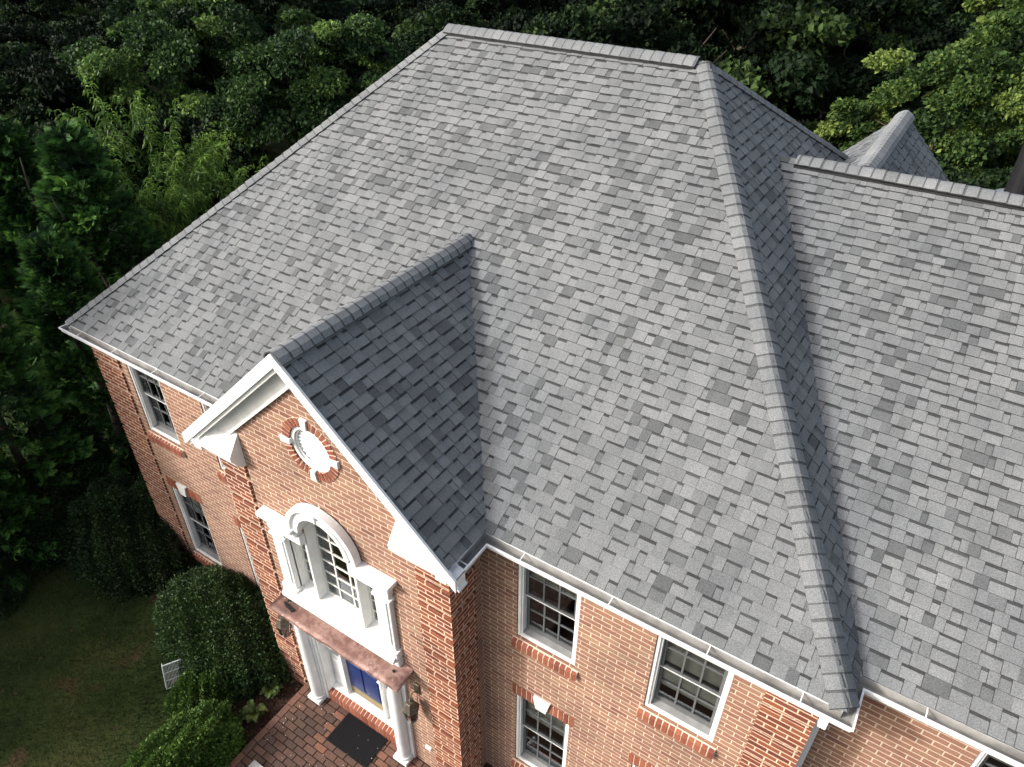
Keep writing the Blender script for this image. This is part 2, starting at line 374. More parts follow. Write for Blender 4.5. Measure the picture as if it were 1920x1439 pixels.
slope([(G2 - 0.1, RAKE, zg), (G2 - 0.1, zg / S, zg), (GC, YG, ZG), (GC, RAKE, ZG)], (0, 1, 0), 5)
slope([(G1 + 0.1, RAKE, zg), (G1 + 0.1, zg / S, zg), (GC, YG, ZG), (GC, RAKE, ZG)], (0, 1, 0), 6)
WX = 20.0
zz = SW * 0.095
vx = W - ZW / SR
slope([(W - zz / SR, Q + 0.095, zz), (WX, Q + 0.095, zz), (WX, DW, ZW), (vx, DW, ZW)], (1, 0, 0), 7)
slope([(vx, DW, ZW), (WX, DW, ZW), (WX, 11.1, ZW - SW * (11.1 - DW)), (W, 11.1, ZW - SW * (11.1 - DW))], (1, 0, 0), 8)
RX, RZ, RY = 10.5, 2.93, 9.0
slope([(RX, 5.9, RZ), (RX, RY, RZ), (RX + 2.8, RY, RZ - 2.8), (RX + 2.8, 5.9, RZ - 2.8)], (0, 1, 0), 9)
slope([(RX, 5.9, RZ), (RX, RY, RZ), (RX - 2.8, RY, RZ - 2.8), (RX - 2.8, 5.9, RZ - 2.8)], (0, 1, 0), 10)

def caps(p0, p1, na, nb, name, wid=0.14, lift=0.016, seed=3, ex=0.154, tone=0.68, rd=0.004, rng=(0, 1), mouth=0.0):
    rr = random.Random(seed)
    a = Vector(p0); b = Vector(p1); L = (b - a).length; d = (b - a) / L
    na = Vector(na).normalized(); nb = Vector(nb).normalized()
    da = na.cross(d); da = da if da.z < 0 else -da
    db = nb.cross(d); db = db if db.z < 0 else -db
    up = (na + nb).normalized()
    mb = MB(); t = rng[0] * L; T1 = rng[1] * L
    def sect(t, h):
        c = a + d * t
        return [c + da * wid + na * h, c + da * wid * 0.5 + na * (h + rd), c + da * 0.035 + up * (h + 0.001 + rd * 0.9), c + db * 0.035 + up * (h + 0.001 + rd * 0.9), c + db * wid * 0.5 + nb * (h + rd), c + db * wid + nb * h]
    while t < T1 - 0.01:
        t1 = min(t + ex + 0.02, T1)
        s0 = sect(t + rr.gauss(0, 0.004), lift + 0.017 + rr.uniform(-0.003, 0.004)); s1 = sect(t1, lift + 0.010)
        tn = tone + rr.gauss(0, 0.035)
        for k in range(5):
            mb.face([s0[k], s0[k + 1], s1[k + 1], s1[k]], 0, tn, smooth=False)
            c0 = sect(t, lift)
            mb.face([c0[k], c0[k + 1], s0[k + 1], s0[k]], 1, 0.1)
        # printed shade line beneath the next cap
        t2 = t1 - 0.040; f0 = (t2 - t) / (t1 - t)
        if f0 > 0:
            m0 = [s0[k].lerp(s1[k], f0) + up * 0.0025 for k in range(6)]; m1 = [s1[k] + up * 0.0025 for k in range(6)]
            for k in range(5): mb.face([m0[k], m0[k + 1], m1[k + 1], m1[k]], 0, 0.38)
        for ks, nn in ((0, na), (5, nb)):
            mb.face([s0[ks], s1[ks], s1[ks] - nn * (lift + 0.01), s0[ks] - nn * (lift + 0.015)], 1, 0.1)
        t += ex
    if mouth:
        c0 = sect(rng[0] * L, 0.0); 
    return part(mb, name, [M['shingle'], M['butt']])
def vents(p0, p1, na, nb, rng, wid=0.15, h=0.045, name='ridge_vent'):
    a = Vector(p0); b = Vector(p1); L = (b - a).length; d = (b - a) / L
    na = Vector(na).normalized(); nb = Vector(nb).normalized(); mb = MB()
    for n in (na, nb):
        q = n.cross(d); q = q if q.z < 0 else -q
        A, B = a + d * rng[0] * L, a + d * rng[1] * L
        for w0, w1, hh in ((0.01, wid, h), (wid, wid + 0.022, h * 0.5)):
            P = [A + q * w0, B + q * w0, B + q * w1, A + q * w1]
            T = [p + n * hh for p in P]; Bo = [p + n * 0.002 for p in P]
            mb.face(T); mb.face([Bo[3], Bo[2], T[2], T[3]]); mb.face([Bo[0], Bo[3], T[3], T[0]]); mb.face([Bo[1], Bo[2], T[2], T[1]])
    return part(mb, name, [M['vent']])
NF = (0, -S, 1); NRt = (SR, 0, 1); NL = (-SL, 0, 1); NBk = (0, sbk, 1)
caps((0.10, 0.12, S * 0.12), (R1, DR, ZR), NF, NL, 'hip_cap', seed=1)
caps((W - 0.10, 0.12, S * 0.12), (W - R2, DR, ZR), NF, NRt, 'hip_cap', seed=2, wid=0.155)
caps((W - 0.1, YB - 0.12, 0.1), (W - R2, DR, ZR), NBk, NRt, 'hip_cap', seed=3)
caps((0.1, YB - 0.12, 0.1), (R1, DR, ZR), NBk, NL, 'hip_cap', seed=4)
ra, rb = (R1, DR, ZR), (W - R2, DR, ZR)
vents(ra, rb, NF, NBk, (0.02, 0.965)); caps(ra, rb, NF, NBk, 'ridge_cap', lift=0.05, seed=5, rng=(0.0, 0.975), wid=0.16, tone=0.72)
wa, wb_ = (vx, DW, ZW), (WX, DW, ZW)
NWf = (0, -SW, 1); NWb = (0, SW, 1)
vents(wa, wb_, NWf, NWb, (0.024, 1)); caps(wb_, wa, NWf, NWb, 'ridge_cap', lift=0.05, seed=6, rng=(0, 0.976), wid=0.15, tone=0.72)
NGr = (SG, 0, 1); NGl = (-SG, 0, 1)
ga, gb = (GC, RAKE - 0.01, ZG), (GC, YG, ZG)
vents(ga, gb, NGr, NGl, (0.05, 0.96), wid=0.125, h=0.03); caps(ga, gb, NGr, NGl, 'ridge_cap', lift=0.035, seed=7, wid=0.15, tone=0.80, rd=0.022)
vents((RX, 6, RZ), (RX, RY, RZ), (1, 0, 1), (-1, 0, 1), (0.0, 1), wid=0.15, h=0.05); caps((RX, RY, RZ), (RX, 5.9, RZ), (1, 0, 1), (-1, 0, 1), 'ridge_cap', lift=0.055, seed=8, wid=0.14, ex=0.13, tone=0.82, rd=0.008)

# ------------------------------------------------------------------ gutters
def offs(path, d):
    # shift polyline to its left by d with mitres
    out = []
    for i, p in enumerate(path):
        ns = []
        for a, b in ((i - 1, i), (i, i + 1)):
            if a < 0 or b >= len(path): continue
            t = (Vector(path[b]) - Vector(path[a])).normalized(); ns.append(Vector((-t.y, t.x)))
        if len(ns) == 1: out.append(Vector(p) + ns[0] * d)
        else:
            m = ns[0] + ns[1]; out.append(Vector(p) + m * (d / (1 + ns[0].dot(ns[1]))))
    return out
def sweep(mb, path, prof, mis, closed=True, ztop=0.0):
    rings = [[(q.x, q.y, z + ztop) for q in offs(path, d)] for d, z in prof]
    n = len(prof)
    for i in range(n if closed else n - 1):
        A, B = rings[i], rings[(i + 1) % n]
        for k in range(len(path) - 1):
            mb.face([A[k], A[k + 1], B[k + 1], B[k]], mis[i])
    for k in (0, len(path) - 1):
        mb.face([r[k] for r in rings], 0)
GP = [(0, 0), (0, -0.022), (0.014, -0.05), (0.02, -0.08), (0.045, -0.118), (0.128, -0.12), (0.128, 0.012), (0.122, 0.012), (0.122, -0.085), (0.035, -0.085), (0.018, -0.03), (0.018, 0)]
GM = [0, 0, 0, 0, 0, 0, 0, 1, 1, 1, 1, 0]
def gutter(path, hang):
    mb = MB(); sweep(mb, path, GP, GM)
    # end caps closing the trough
    o = part(mb, 'gutter', [M['gutter'], M['trough']])
    # hangers
    inn = offs(path, 0.125)
    for k in range(len(path) - 1):
        a, b = Vector(path[k]), Vector(path[k + 1]); L = (b - a).length
        t = (b - a) / L; nrm = Vector((-t.y, t.x)); m = max(1, int(L / hang)) if L > 0.5 else 0
        for j in range(m):
            p = a + t * (L * (j + 0.5 + rnd.uniform(-0.12, 0.12)) / m)
            h = MB(); A = p - t * 0.005; B = p + t * 0.005
            z0 = 0.003
            pts = [(A.x, A.y, z0), (B.x, B.y, z0), (B.x + nrm.x * 0.125, B.y + nrm.y * 0.125, z0 + 0.012), (A.x + nrm.x * 0.125, A.y + nrm.y * 0.125, z0 + 0.012)]
            h.face(pts); h.face([(x, y, z - 0.012) for x, y, z in pts[::-1]])
            for q in range(4):
                x = pts[q]; y = pts[(q + 1) % 4]; h.face([(x[0], x[1], x[2] - 0.012), (y[0], y[1], y[2] - 0.012), y, x])
            part(h, 'gutter_hanger', [M['gutter']], o)
    return o
pathL = [(0, 9), (0, 0), (G1, 0), (G1, RAKE)]
pathR = [(G2, RAKE), (G2, 0), (W, 0), (W, Q), (WX, Q)]
gutter(pathL, 0.95); gutter(pathR, 0.98)
for p, dd in ((pathL[1:], 0.28), (pathR, 0.28)):
    fb = MB(); sweep(fb, p, [(0.131, 0.05), (0.131, -0.16), (dd, -0.16), (dd, 0.05)], [0] * 4); part(fb, 'fascia_board', [M['white']])
fb = MB(); fb.box(0.13, 0.6, 0.3, 9, -0.161, 0.02); part(fb, 'eave_soffit', [M['white']])
# ------------------------------------------------------------------ brick walls
def wall_front(mb, x0, x1, z0, z1, y, holes, depth=0.10, ztopf=None, uoff=0.0):
    xs = sorted({x0, x1} | {h[0] for h in holes} | {h[1] for h in holes}); zs = sorted({z0, z1} | {h[2] for h in holes} | {h[3] for h in holes})
    xs = [x for x in xs if x0 <= x <= x1]; zs = [z for z in zs if z0 <= z <= z1]
    for i in range(len(xs) - 1):
        for j in range(len(zs) - 1):
            a, b, c, d = xs[i], xs[i + 1], zs[j], zs[j + 1]; mx, mz = (a + b) / 2, (c + d) / 2
            if any(h[0] < mx < h[1] and h[2] < mz < h[3] for h in holes): continue
            P = [(a, y, c), (b, y, c), (b, y, d), (a, y, d)]
            mb.face(P, 0, 0.5, [(p[0] + uoff, p[2]) for p in P])
    for h in holes:
        a, b, c, d = h[:4]
        for P in ([(a, y, c), (a, y + depth, c), (a, y + depth, d), (a, y, d)], [(b, y, d), (b, y + depth, d), (b, y + depth, c), (b, y, c)]):
            mb.face(P, 0, 0.5, [(p[1] + uoff + 0.116, p[2]) for p in P])
        for P in ([(a, y, d), (a, y + depth, d), (b, y + depth, d), (b, y, d)], [(b, y, c), (b, y + depth, c), (a, y + depth, c), (a, y, c)]):
            mb.face(P, 0, 0.5, [(p[0] + uoff, p[1]) for p in P])
WW = 0.83
def win_at(xc, z0, z1): return (xc - WW / 2, xc + WW / 2, z0, z1)
Z2b, Z2t, Z1b, Z1t = -1.665, -0.155, -4.70, -2.96
mainwins = [(xc, b, t) for xc in (1.775, 3.58, 9.17, 10.9) for b, t in ((Z2b, Z2t), (Z1b, Z1t))]
wm = MB()
wall_front(wm, 0.53, 12.09, GZ - 0.3, -0.10, YM, [win_at(*w) for w in mainwins])
# left side, wing and back walls
def quadw(P, ax): wm.face(P, 0, 0.5, [(p[ax], p[2]) for p in P])
quadw([(0.53, 10.9, GZ - 0.3), (0.53, YM, GZ - 0.3), (0.53, YM, -0.1), (0.53, 10.9, -0.1)], 1)
quadw([(12.09, YM, GZ - 0.3), (12.09, 0.65, GZ - 0.3), (12.09, 0.65, -0.1), (12.09, YM, -0.1)], 1)
quadw([(0.53, 10.9, GZ), (19.8, 10.9, GZ), (19.8, 10.9, -0.1), (0.53, 10.9, -0.1)], 0)
quadw([(19.8, 0.65, GZ), (19.8, 10.9, GZ), (19.8, 10.9, -0.1), (19.8, 0.65, -0.1)], 1)
wingwins = [(13.86, Z2b, Z2t), (15.6, Z2b, Z2t)]
wall_front(wm, 12.09, 19.8, GZ - 0.3, -0.10, 0.65, [win_at(*w) for w in wingwins])
P = [(RX - 2.5, RY - 0.3, -0.3), (RX + 2.5, RY - 0.3, -0.3), (RX, RY - 0.3, RZ - 0.1)]; wm.face(P, 0, .5, [(p[0], p[2]) for p in P])
part(wm, 'brick_wall', [M['brick']])

# bay wall with arched opening, oculus and doorway
PXc = XC; AZ, ARI, ARO = -0.90, 0.425, 0.59
OCX, OCZ, ORO, ORI = 6.285, 0.675, 0.445, 0.325
bw = MB()
pal_hole = (PXc - 0.80, PXc + 0.80, -2.40, -1.20); arch_hole = (PXc - ARI, PXc + ARI, -1.20, AZ)
dx0, dx1 = PXc - 0.75, PXc + 0.75
door_hole = (dx0, dx1, PZ, -2.95)
R = ARI; arect = (PXc - R, PXc + R, AZ, AZ + R)
orect = (OCX - ORI, OCX + ORI, OCZ - ORI, OCZ + ORI)
# side strips and body up to the gable slope via column strips
cols = sorted({BX0, BX1, *pal_hole[:2], *arch_hole[:2], *door_hole[:2], *orect[:2], GC})
holes = [pal_hole, arch_hole, door_hole, arect, orect]
TOPD = 0.22
def ztop(x): return SG * ((x - G1) if x < GC else (G2 - x)) - TOPD
for a, b in zip(cols, cols[1:]):
    mx = (a + b) / 2
    zs = sorted({GZ - 0.3, *[h[2] for h in holes], *[h[3] for h in holes]})
    zlim = min(ztop(a), ztop(b)); zs = [z for z in zs if z < zlim - 1e-4] + [None]
    for j in range(len(zs) - 1):
        c, d = zs[j], zs[j + 1]
        top = (ztop(a), ztop(b)) if d is None else (d, d)
        mz = (c + min(top)) / 2 if d is not None else c + 0.001
        if any(h[0] < mx < h[1] and h[2] < mz < h[3] for h in holes): continue
        P_ = [(a, YBAY, c), (b, YBAY, c), (b, YBAY, top[1]), (a, YBAY, top[0])]
        bw.face(P_, 0, 0.5, [(p[0] + 0.05, p[2]) for p in P_])
def arc_fill(mb, cx, cz, r, t0, t1, corner, y, n=12):
    pts = [(cx + r * math.cos(t0 + (t1 - t0) * k / n), y, cz + r * math.sin(t0 + (t1 - t0) * k / n)) for k in range(n + 1)]
    for p, q in zip(pts, pts[1:]):
        P_ = [corner, p, q]; mb.face(P_, 0, 0.5, [(k[0] + 0.05, k[2]) for k in P_])
pi = math.pi
arc_fill(bw, PXc, AZ, R, 0, pi / 2, (PXc + R, YBAY, AZ + R), YBAY); arc_fill(bw, PXc, AZ, R, pi / 2, pi, (PXc - R, YBAY, AZ + R), YBAY)
for k in range(4):
    t0 = k * pi / 2; arc_fill(bw, OCX, OCZ, ORI, t0, t0 + pi / 2, (OCX + ORI * (1 if k in (0, 3) else -1), YBAY, OCZ + ORI * (1 if k in (0, 1) else -1)), YBAY)
# bay side walls
for X, sgn in ((BX1, 1), (BX0, -1)):
    P_ = [(X, YBAY, GZ - 0.3), (X, YM, GZ - 0.3), (X, YM, -0.1), (X, YBAY, -0.1)]
    bw.face(P_, 0, .5, [(p[1] + 0.05, p[2]) for p in P_])
part(bw, 'brick_wall', [M['brick']])

# quoins: bands of five courses proud, one course recessed
H = 0.0775; PER = 6 * H
def quoin(x0, x1, y, side=None, sy=None, zt=-0.12, zb=GZ - 0.3, proud=0.03):
    mb = MB(); z = zt
    ztop_ = -0.51 + H * 0.5 + PER  # top edge of a recess course
    k = 0
    z1 = zt
    # recess centres at -0.51 - k*PER
    bands = []
    c = -0.51
    hi = zt
    while hi > zb:
        lo = c + H / 2
        if lo < hi: bands.append((max(lo, zb), hi))
        hi = c - H / 2; c -= PER
    for lo, hi in bands:
        mb.box(x0 - (proud if side == -1 else 0), x1 + (proud if side == 1 else 0), y - proud, (sy if sy is not None else y + 0.004), lo, hi, 0, 0.5, True)
    return part(mb, 'brick_quoin', [M['quoin']])
quoin(0.53, 1.19, YM, -1, 0.75)
quoin(11.63, 12.09, YM, 1, 0.645)
quoin(BX0, BX0 + 0.47, YBAY, -1, 0.10); quoin(BX1 - 0.47, BX1, YBAY, 1, 0.05)

# ------------------------------------------------------------------ windows
def rowlocks(x0, x1, y, z0, z1, proud, parent, name='brick_sill', slopey=0.02, flare=0.0, vertical=False):
    mb = MB(); n = max(2, round((x1 - x0) / 0.0775)); p = (x1 - x0) / n
    mb.prism([(y - proud + 0.006, z0 + 0.003), (y + 0.03, z0 + 0.003), (y + 0.03, z1 - 0.004 - slopey * 0.25), (y - proud + 0.006, z1 - slopey - 0.005)], x0 + 0.003, x1 - 0.003, 'x', 1)
    for k in range(n):
        a = x0 + k * p + 0.0075; b = x0 + (k + 1) * p - 0.0075; j = rnd.uniform(-0.003, 0.003)
        yf = y - proud + j; tn = rnd.uniform(0.15, 0.95)
        f0 = flare * (k + 0.0 - n / 2) / n; f1 = flare * (k + 1 - n / 2) / n
        c = [(a, yf, z0), (b, yf, z0), (b, y + 0.09, z0), (a, y + 0.09, z0), (a + f0, yf, z1 - slopey), (b + f1, yf, z1 - slopey), (b + f1, y + 0.09, z1), (a + f0, y + 0.09, z1)]
        for q in ((0, 1, 5, 4), (1, 2, 6, 5), (3, 0, 4, 7), (4, 5, 6, 7), (3, 2, 1, 0)): mb.face([c[i] for i in q], 0, tn)
    return part(mb, name, [M['rowlock'], M['mortar']], parent)
def window(xc, z0, z1, y, header, blinds, seed):
    rr = random.Random(seed); x0, x1 = xc - WW / 2, xc + WW / 2
    fr = MB(); b = 0.046; ya, yb = y + 0.015, y + 0.10
    fr.bbox(x0 + 0.002, x0 + b, ya, yb, z0 + 0.002, z1 - 0.002); fr.bbox(x1 - b, x1 - 0.002, ya, yb, z0 + 0.002, z1 - 0.002)
    fr.bbox(x0 + b, x1 - b, ya, yb, z0 + 0.002, z0 + 0.05); fr.bbox(x0 + b, x1 - b, ya, yb, z1 - b, z1 - 0.002)
    fr.box(x0 + b, x0 + b + 0.02, ya + 0.02, yb + 0.03, z0 + 0.05, z1 - b); fr.box(x1 - b - 0.02, x1 - b, ya + 0.02, yb + 0.03, z0 + 0.05, z1 - b)
    w = part(fr, 'window', [M['white']])
    sl_ = MB(); sl_.prism([(y + 0.045, z0 + 0.05), (y + 0.125, z0 + 0.05), (y + 0.125, z0 + 0.075)], x0 + b + 0.02, x1 - b - 0.02); part(sl_, 'window_sill', [M['offgrey']], w)
    zm = (z0 + z1) / 2 + 0.02; ix0, ix1 = x0 + b + 0.02, x1 - b - 0.02
    for (c, d, yy) in ((z0 + 0.05, zm + 0.02, y + 0.12), (zm - 0.02, z1 - b, y + 0.085)):
        s = MB(); t = 0.04
        yb2 = yy + 0.03
        s.box(ix0, ix0 + t, yy, yb2, c, d); s.box(ix1 - t, ix1, yy, yb2, c, d); s.box(ix0 + t, ix1 - t, yy, yb2, d - 0.035, d); s.box(ix0 + t, ix1 - t, yy, yb2, c, c + (0.10 if c < zm - 0.1 else 0.035))
        cw = (ix1 - ix0 - 2 * t) / 3; gc0 = c + (0.10 if c < zm - 0.1 else 0.035); gh = (d - 0.035 - gc0) / 2
        for k in (1, 2): s.box(ix0 + t + k * cw - 0.011, ix0 + t + k * cw + 0.011, yy + 0.004, yb2 - 0.004, gc0, d - 0.035)
        s.box(ix0 + t, ix1 - t, yy + 0.006, yb2 - 0.006, gc0 + gh - 0.011, gc0 + gh + 0.011)
        part(s, 'sash', [M['sash']], w)
        if c > zm - 0.1: rl = MB(); rl.box(ix0, ix1, yy - 0.004, yy + 0.012, c - 0.006, c + 0.006); part(rl, 'sunlit_rail_strip', [M['white']], w)  # white strip painted in as the sunlit top of the rail
        g = MB(); g.face([(ix0 + t, yy + 0.018, gc0), (ix1 - t, yy + 0.018, gc0), (ix1 - t, yy + 0.018, d - 0.035), (ix0 + t, yy + 0.018, d - 0.035)]); part(g, 'glass_pane', [M['glass']], w)
    if blinds > 0:
        s = MB(); zb = z1 - b - (z1 - z0) * blinds; z = z1 - b
        while z > zb:
            s.face([(ix0 + 0.02, y + 0.172, z), (ix1 - 0.02, y + 0.172, z), (ix1 - 0.02, y + 0.156, z - 0.036), (ix0 + 0.02, y + 0.156, z - 0.036)], 0, 0.5); z -= 0.040
        part(s, 'window_blind', [M['blind']], w)
    rowlocks(x0 - 0.05, x1 + 0.05, y, z0 - 0.19, z0 + 0.0, 0.055, w, slopey=0.075)
    if header:
        # soldier course with a white keystone
        for a, bb in ((x0 - 0.06, xc - 0.09), (xc + 0.09, x1 + 0.06)):
            rowlocks(a, bb, y, z1, z1 + 0.20, 0.012, w, 'brick_header', 0.0)
        k = MB(); k.prism([(xc - 0.075, z1 - 0.01), (xc + 0.075, z1 - 0.01), (xc + 0.125, z1 + 0.225), (xc - 0.125, z1 + 0.225)], y - 0.045, y + 0.05, 'y'); part(k, 'keystone', [M['white']], w)
    r = MB(); r.face([(x0 - .1, y + 0.8, z0 - .2), (x1 + .1, y + 0.8, z0 - .2), (x1 + .1, y + 0.8, z1 + .2), (x0 - .1, y + 0.8, z1 + .2)])
    return w
for i, (xc, b, t) in enumerate(mainwins):
    window(xc, b, t, YM, b < -3, {9.17: 0.28, 10.9: 0.72}.get(xc, 0.3) if b > -3 else 0.35, 20 + i)
for i, (xc, b, t) in enumerate(wingwins): window(xc, b, t, 0.65, False, 0.2, 40 + i)
# dark slabs added to stop light leaks; room gloom is in their colour
rm = MB(); rm.box(0.7, 19.6, 1.15, 1.25, GZ, -0.2); rm.box(0.7, 19.6, 0.35, 1.15, -2.4, -2.3); part(rm, 'dark_room_backing', [M['dark']])

# ------------------------------------------------------------------ gable trim
def rake(sign):
    mb = MB(); xe = G2 if sign > 0 else G1
    th = math.atan(SG); c_, s_ = math.cos(th), math.sin(th)
    # points along the rake: eave end and peak (roof plane), offsets perpendicular below plane
    def pt(x, d, y):  # d perpendicular distance below roof plane (vertical = d/cos)
        z = SG * abs(xe - x) * 1.0
        return (x, y, z - d / c_)
    xE = xe + sign * 0.02
    def slab(d0, d1, y0, y1, xa=xE, xb=GC):
        P_ = []
        for y in (y0, y1):
            P_.append([( xa, y, SG * (-sign) * (xa - xe) - d0 / c_), (xb, y, SG * (-sign) * (xb - xe) - d0 / c_), (xb, y, SG * (-sign) * (xb - xe) - d1 / c_), (xa, y, SG * (-sign) * (xa - xe) - d1 / c_)])
        A, B = P_
        mb.face(A); mb.face(B[::-1])
        for k in range(4): mb.face([A[k], B[k], B[(k + 1) % 4], A[(k + 1) % 4]])
    slab(-0.028, 0.105, RAKE - 0.03, RAKE)        # crown
    slab(0.0, 0.155, RAKE + 0.001, RAKE + 0.03, xa=xe - sign * 0.05)
    slab(0.13, 0.15, RAKE + 0.03, YBAY)          # soffit
    slab(0.15, 0.36, YBAY - 0.05, YBAY - 0.003, xa=xe - sign * 0.45)   # frieze board
    part(mb, 'rake_trim', [M['white']])
    r = MB()
    x0, x1 = (xe - sign * 0.98, xe - sign * 0.0)
    # sloped-top cornice return
    def sec(x):
        top = min(0.30, SG * abs(x - xe) - 0.05); f = max(0.0, min(1.0, (top + 0.05) / 0.35)); top = max(top, 0.0)
        return [(x, YBAY - 0.003, top), (x, RAKE - 0.02, min(0.02, top)), (x, RAKE - 0.02, -0.05), (x, RAKE + 0.03, -0.12), (x, RAKE + 0.05, -0.18), (x, YBAY - 0.03, -0.25), (x, YBAY - 0.003, -0.25)]
    xs_ = [xe, xe - sign * 0.08, xe - sign * 0.385, xe - sign * 0.92]; SS = [sec(x) for x in xs_]
    for A_, B_ in zip(SS, SS[1:]):
        for k in range(7): r.face([A_[k], A_[(k + 1) % 7], B_[(k + 1) % 7], B_[k]])
    r.face(SS[0]); r.face(SS[-1][::-1])
    part(r, 'cornice_return', [M['white']])
rake(1); rake(-1)
# ------------------------------------------------------------------ oculus
oc = MB(); n = 40
def ring(mb, cx, cz, r0, r1, y0, y1, t0, t1, n, mi=0, tone=0.5, ends=True):
    for k in range(n):
        a = t0 + (t1 - t0) * k / n; b = t0 + (t1 - t0) * (k + 1) / n
        p = lambda r, t, y: (cx + r * math.cos(t), y, cz + r * math.sin(t))
        mb.face([p(r0, a, y0), p(r0, b, y0), p(r1, b, y0), p(r1, a, y0)], mi, tone)
        mb.face([p(r1, a, y0), p(r1, b, y0), p(r1, b, y1), p(r1, a, y1)], mi, tone, smooth=True)
        mb.face([p(r0, a, y1), p(r0, b, y1), p(r0, b, y0), p(r0, a, y0)], mi, tone, smooth=True)
    if ends:
        for t in (t0, t1): mb.face([p(r0, t, y0), p(r1, t, y0), p(r1, t, y1), p(r0, t, y1)], mi, tone)
ring(oc, OCX, OCZ, ORI - 0.05, ORI, YBAY + 0.01, YBAY + 0.12, 0, 2 * pi, 40); ring(oc, OCX, OCZ, ORI - 0.075, ORI - 0.05, YBAY + 0.035, YBAY + 0.12, 0, 2 * pi, 40)
ocu = part(oc, 'louvre_vent', [M['white']])
lv = MB(); ri = ORI - 0.075
for k in range(9):
    z = OCZ - ri + 0.03 + k * (2 * ri / 9.2)
    dz = min(abs(z - OCZ), ri - 0.005); hw = math.sqrt(max(0.0, ri * ri - dz * dz)) + 0.01
    lv.prism([(YBAY + 0.05, z - 0.03), (YBAY + 0.055, z - 0.034), (YBAY + 0.115, z + 0.024), (YBAY + 0.11, z + 0.03)], OCX - hw, OCX + hw)
part(lv, 'louvre_slat', [M['white']], ocu)
bk = MB(); bk.prism([(OCX + ri * math.cos(t * pi / 12), OCZ + ri * math.sin(t * pi / 12)) for t in range(24)], YBAY + 0.121, YBAY + 0.14, 'y'); part(bk, 'vent_backing', [M['offwhite']], ocu)
br = MB()
ring(br, OCX, OCZ, ORI + 0.004, ORO, YBAY - 0.008, YBAY + 0.01, 0, 2 * pi, 40, 1, ends=False)
for k in range(36):
    t = 2 * pi * k / 36
    if min(abs((t - q + pi) % (2 * pi) - pi) for q in (0, pi / 2, pi, 3 * pi / 2)) < 0.10: continue
    ring(br, OCX, OCZ, ORI + 0.002, ORO - 0.004, YBAY - 0.016, YBAY + 0.03, t - 0.060, t + 0.060, 2, 0, rnd.uniform(0.2, 1))
part(br, 'brick_surround', [M['rowlock'], M['mortar']], ocu)
for q in range(4):
    t = q * pi / 2; d = Vector((math.cos(t), 0, math.sin(t))); s_ = Vector((-math.sin(t), 0, math.cos(t)))
    c0 = Vector((OCX, 0, OCZ)); kb = MB()
    F = [c0 + d * (ORI - 0.02) - s_ * 0.035, c0 + d * (ORI - 0.02) + s_ * 0.035, c0 + d * (ORO + 0.015) + s_ * 0.050, c0 + d * (ORO + 0.015) - s_ * 0.050]
    A = [(p.x, YBAY - 0.04, p.z) for p in F]; B = [(p.x, YBAY + 0.02, p.z) for p in F]
    kb.face(A); [kb.face([A[i], B[i], B[(i + 1) % 4], A[(i + 1) % 4]]) for i in range(4)]
    part(kb, 'keystone', [M['white']], ocu)

# ------------------------------------------------------------------ palladian window
pm = MB(); y = YBAY
for s_ in (-1, 1):
    X = lambda a, b: (min(PXc + s_ * a, PXc + s_ * b), max(PXc + s_ * a, PXc + s_ * b))
    pm.bbox(*X(0.80, 1.06), y - 0.075, y + 0.02, -2.42, -1.20, 0.01)                 # pilaster shaft
    pm.bbox(*X(0.845, 1.015), y - 0.09, y - 0.075, -2.25, -1.36, 0.008)              # raised panel
    pm.bbox(*X(0.78, 1.09), y - 0.10, y + 0.02, -1.33, -1.28, 0.012)
    pm.bbox(*X(0.775, 1.095), y - 0.105, y + 0.02, -2.50, -2.36, 0.015)
    pm.bbox(*X(0.435, 1.08), y - 0.09, y + 0.02, -1.20, -1.03, 0.01)                 # entablature
    pm.bbox(*X(0.47, 1.12), y - 0.125, y + 0.02, -1.03, -0.97, 0.014)
    pm.bbox(*X(0.50, 1.17), y - 0.165, y + 0.02, -0.97, -0.90, 0.016)
    pm.bbox(*X(0.41, 0.46), y - 0.02, y + 0.155, -2.38, -1.20, 0.008)                # mullion
    pm.box(*X(0.80, 0.803), y, y + 0.17, -2.38, -1.20)
    pm.box(*X(0.461, 0.80), y + 0.001, y + 0.17, -1.215, -1.19)
    pm.box(*X(0.41, 0.425), y + 0.002, y + 0.17, -1.20, AZ)
ring(pm, PXc, AZ, ARI - 0.005, ARO - 0.01, y - 0.09, y + 0.155, 0, pi, 28); ring(pm, PXc, AZ, ARO - 0.05, ARO + 0.025, y - 0.125, y - 0.02, 0, pi, 28)
ring(pm, PXc, AZ, ARI - 0.02, ARI + 0.05, y - 0.115, y - 0.02, 0, pi, 28)
pm.bbox(PXc - 0.012, PXc + 0.012, y - 0.13, y, AZ + ARI - 0.01, AZ + ARO + 0.025, 0.003)
pm.prism([(y - 0.16, -2.56), (y - 0.16, -2.50), (y - 0.06, -2.40), (y + 0.20, -2.36), (y + 0.20, -2.5), (y, -2.56)], PXc - 1.06, PXc + 1.06)
pm.bbox(PXc - 1.09, PXc + 1.09, y - 0.09, y + 0.01, -2.69, -2.56, 0.012)
pal = part(pm, 'palladian_window', [M['white']])
sm = MB(); yg = y + 0.155
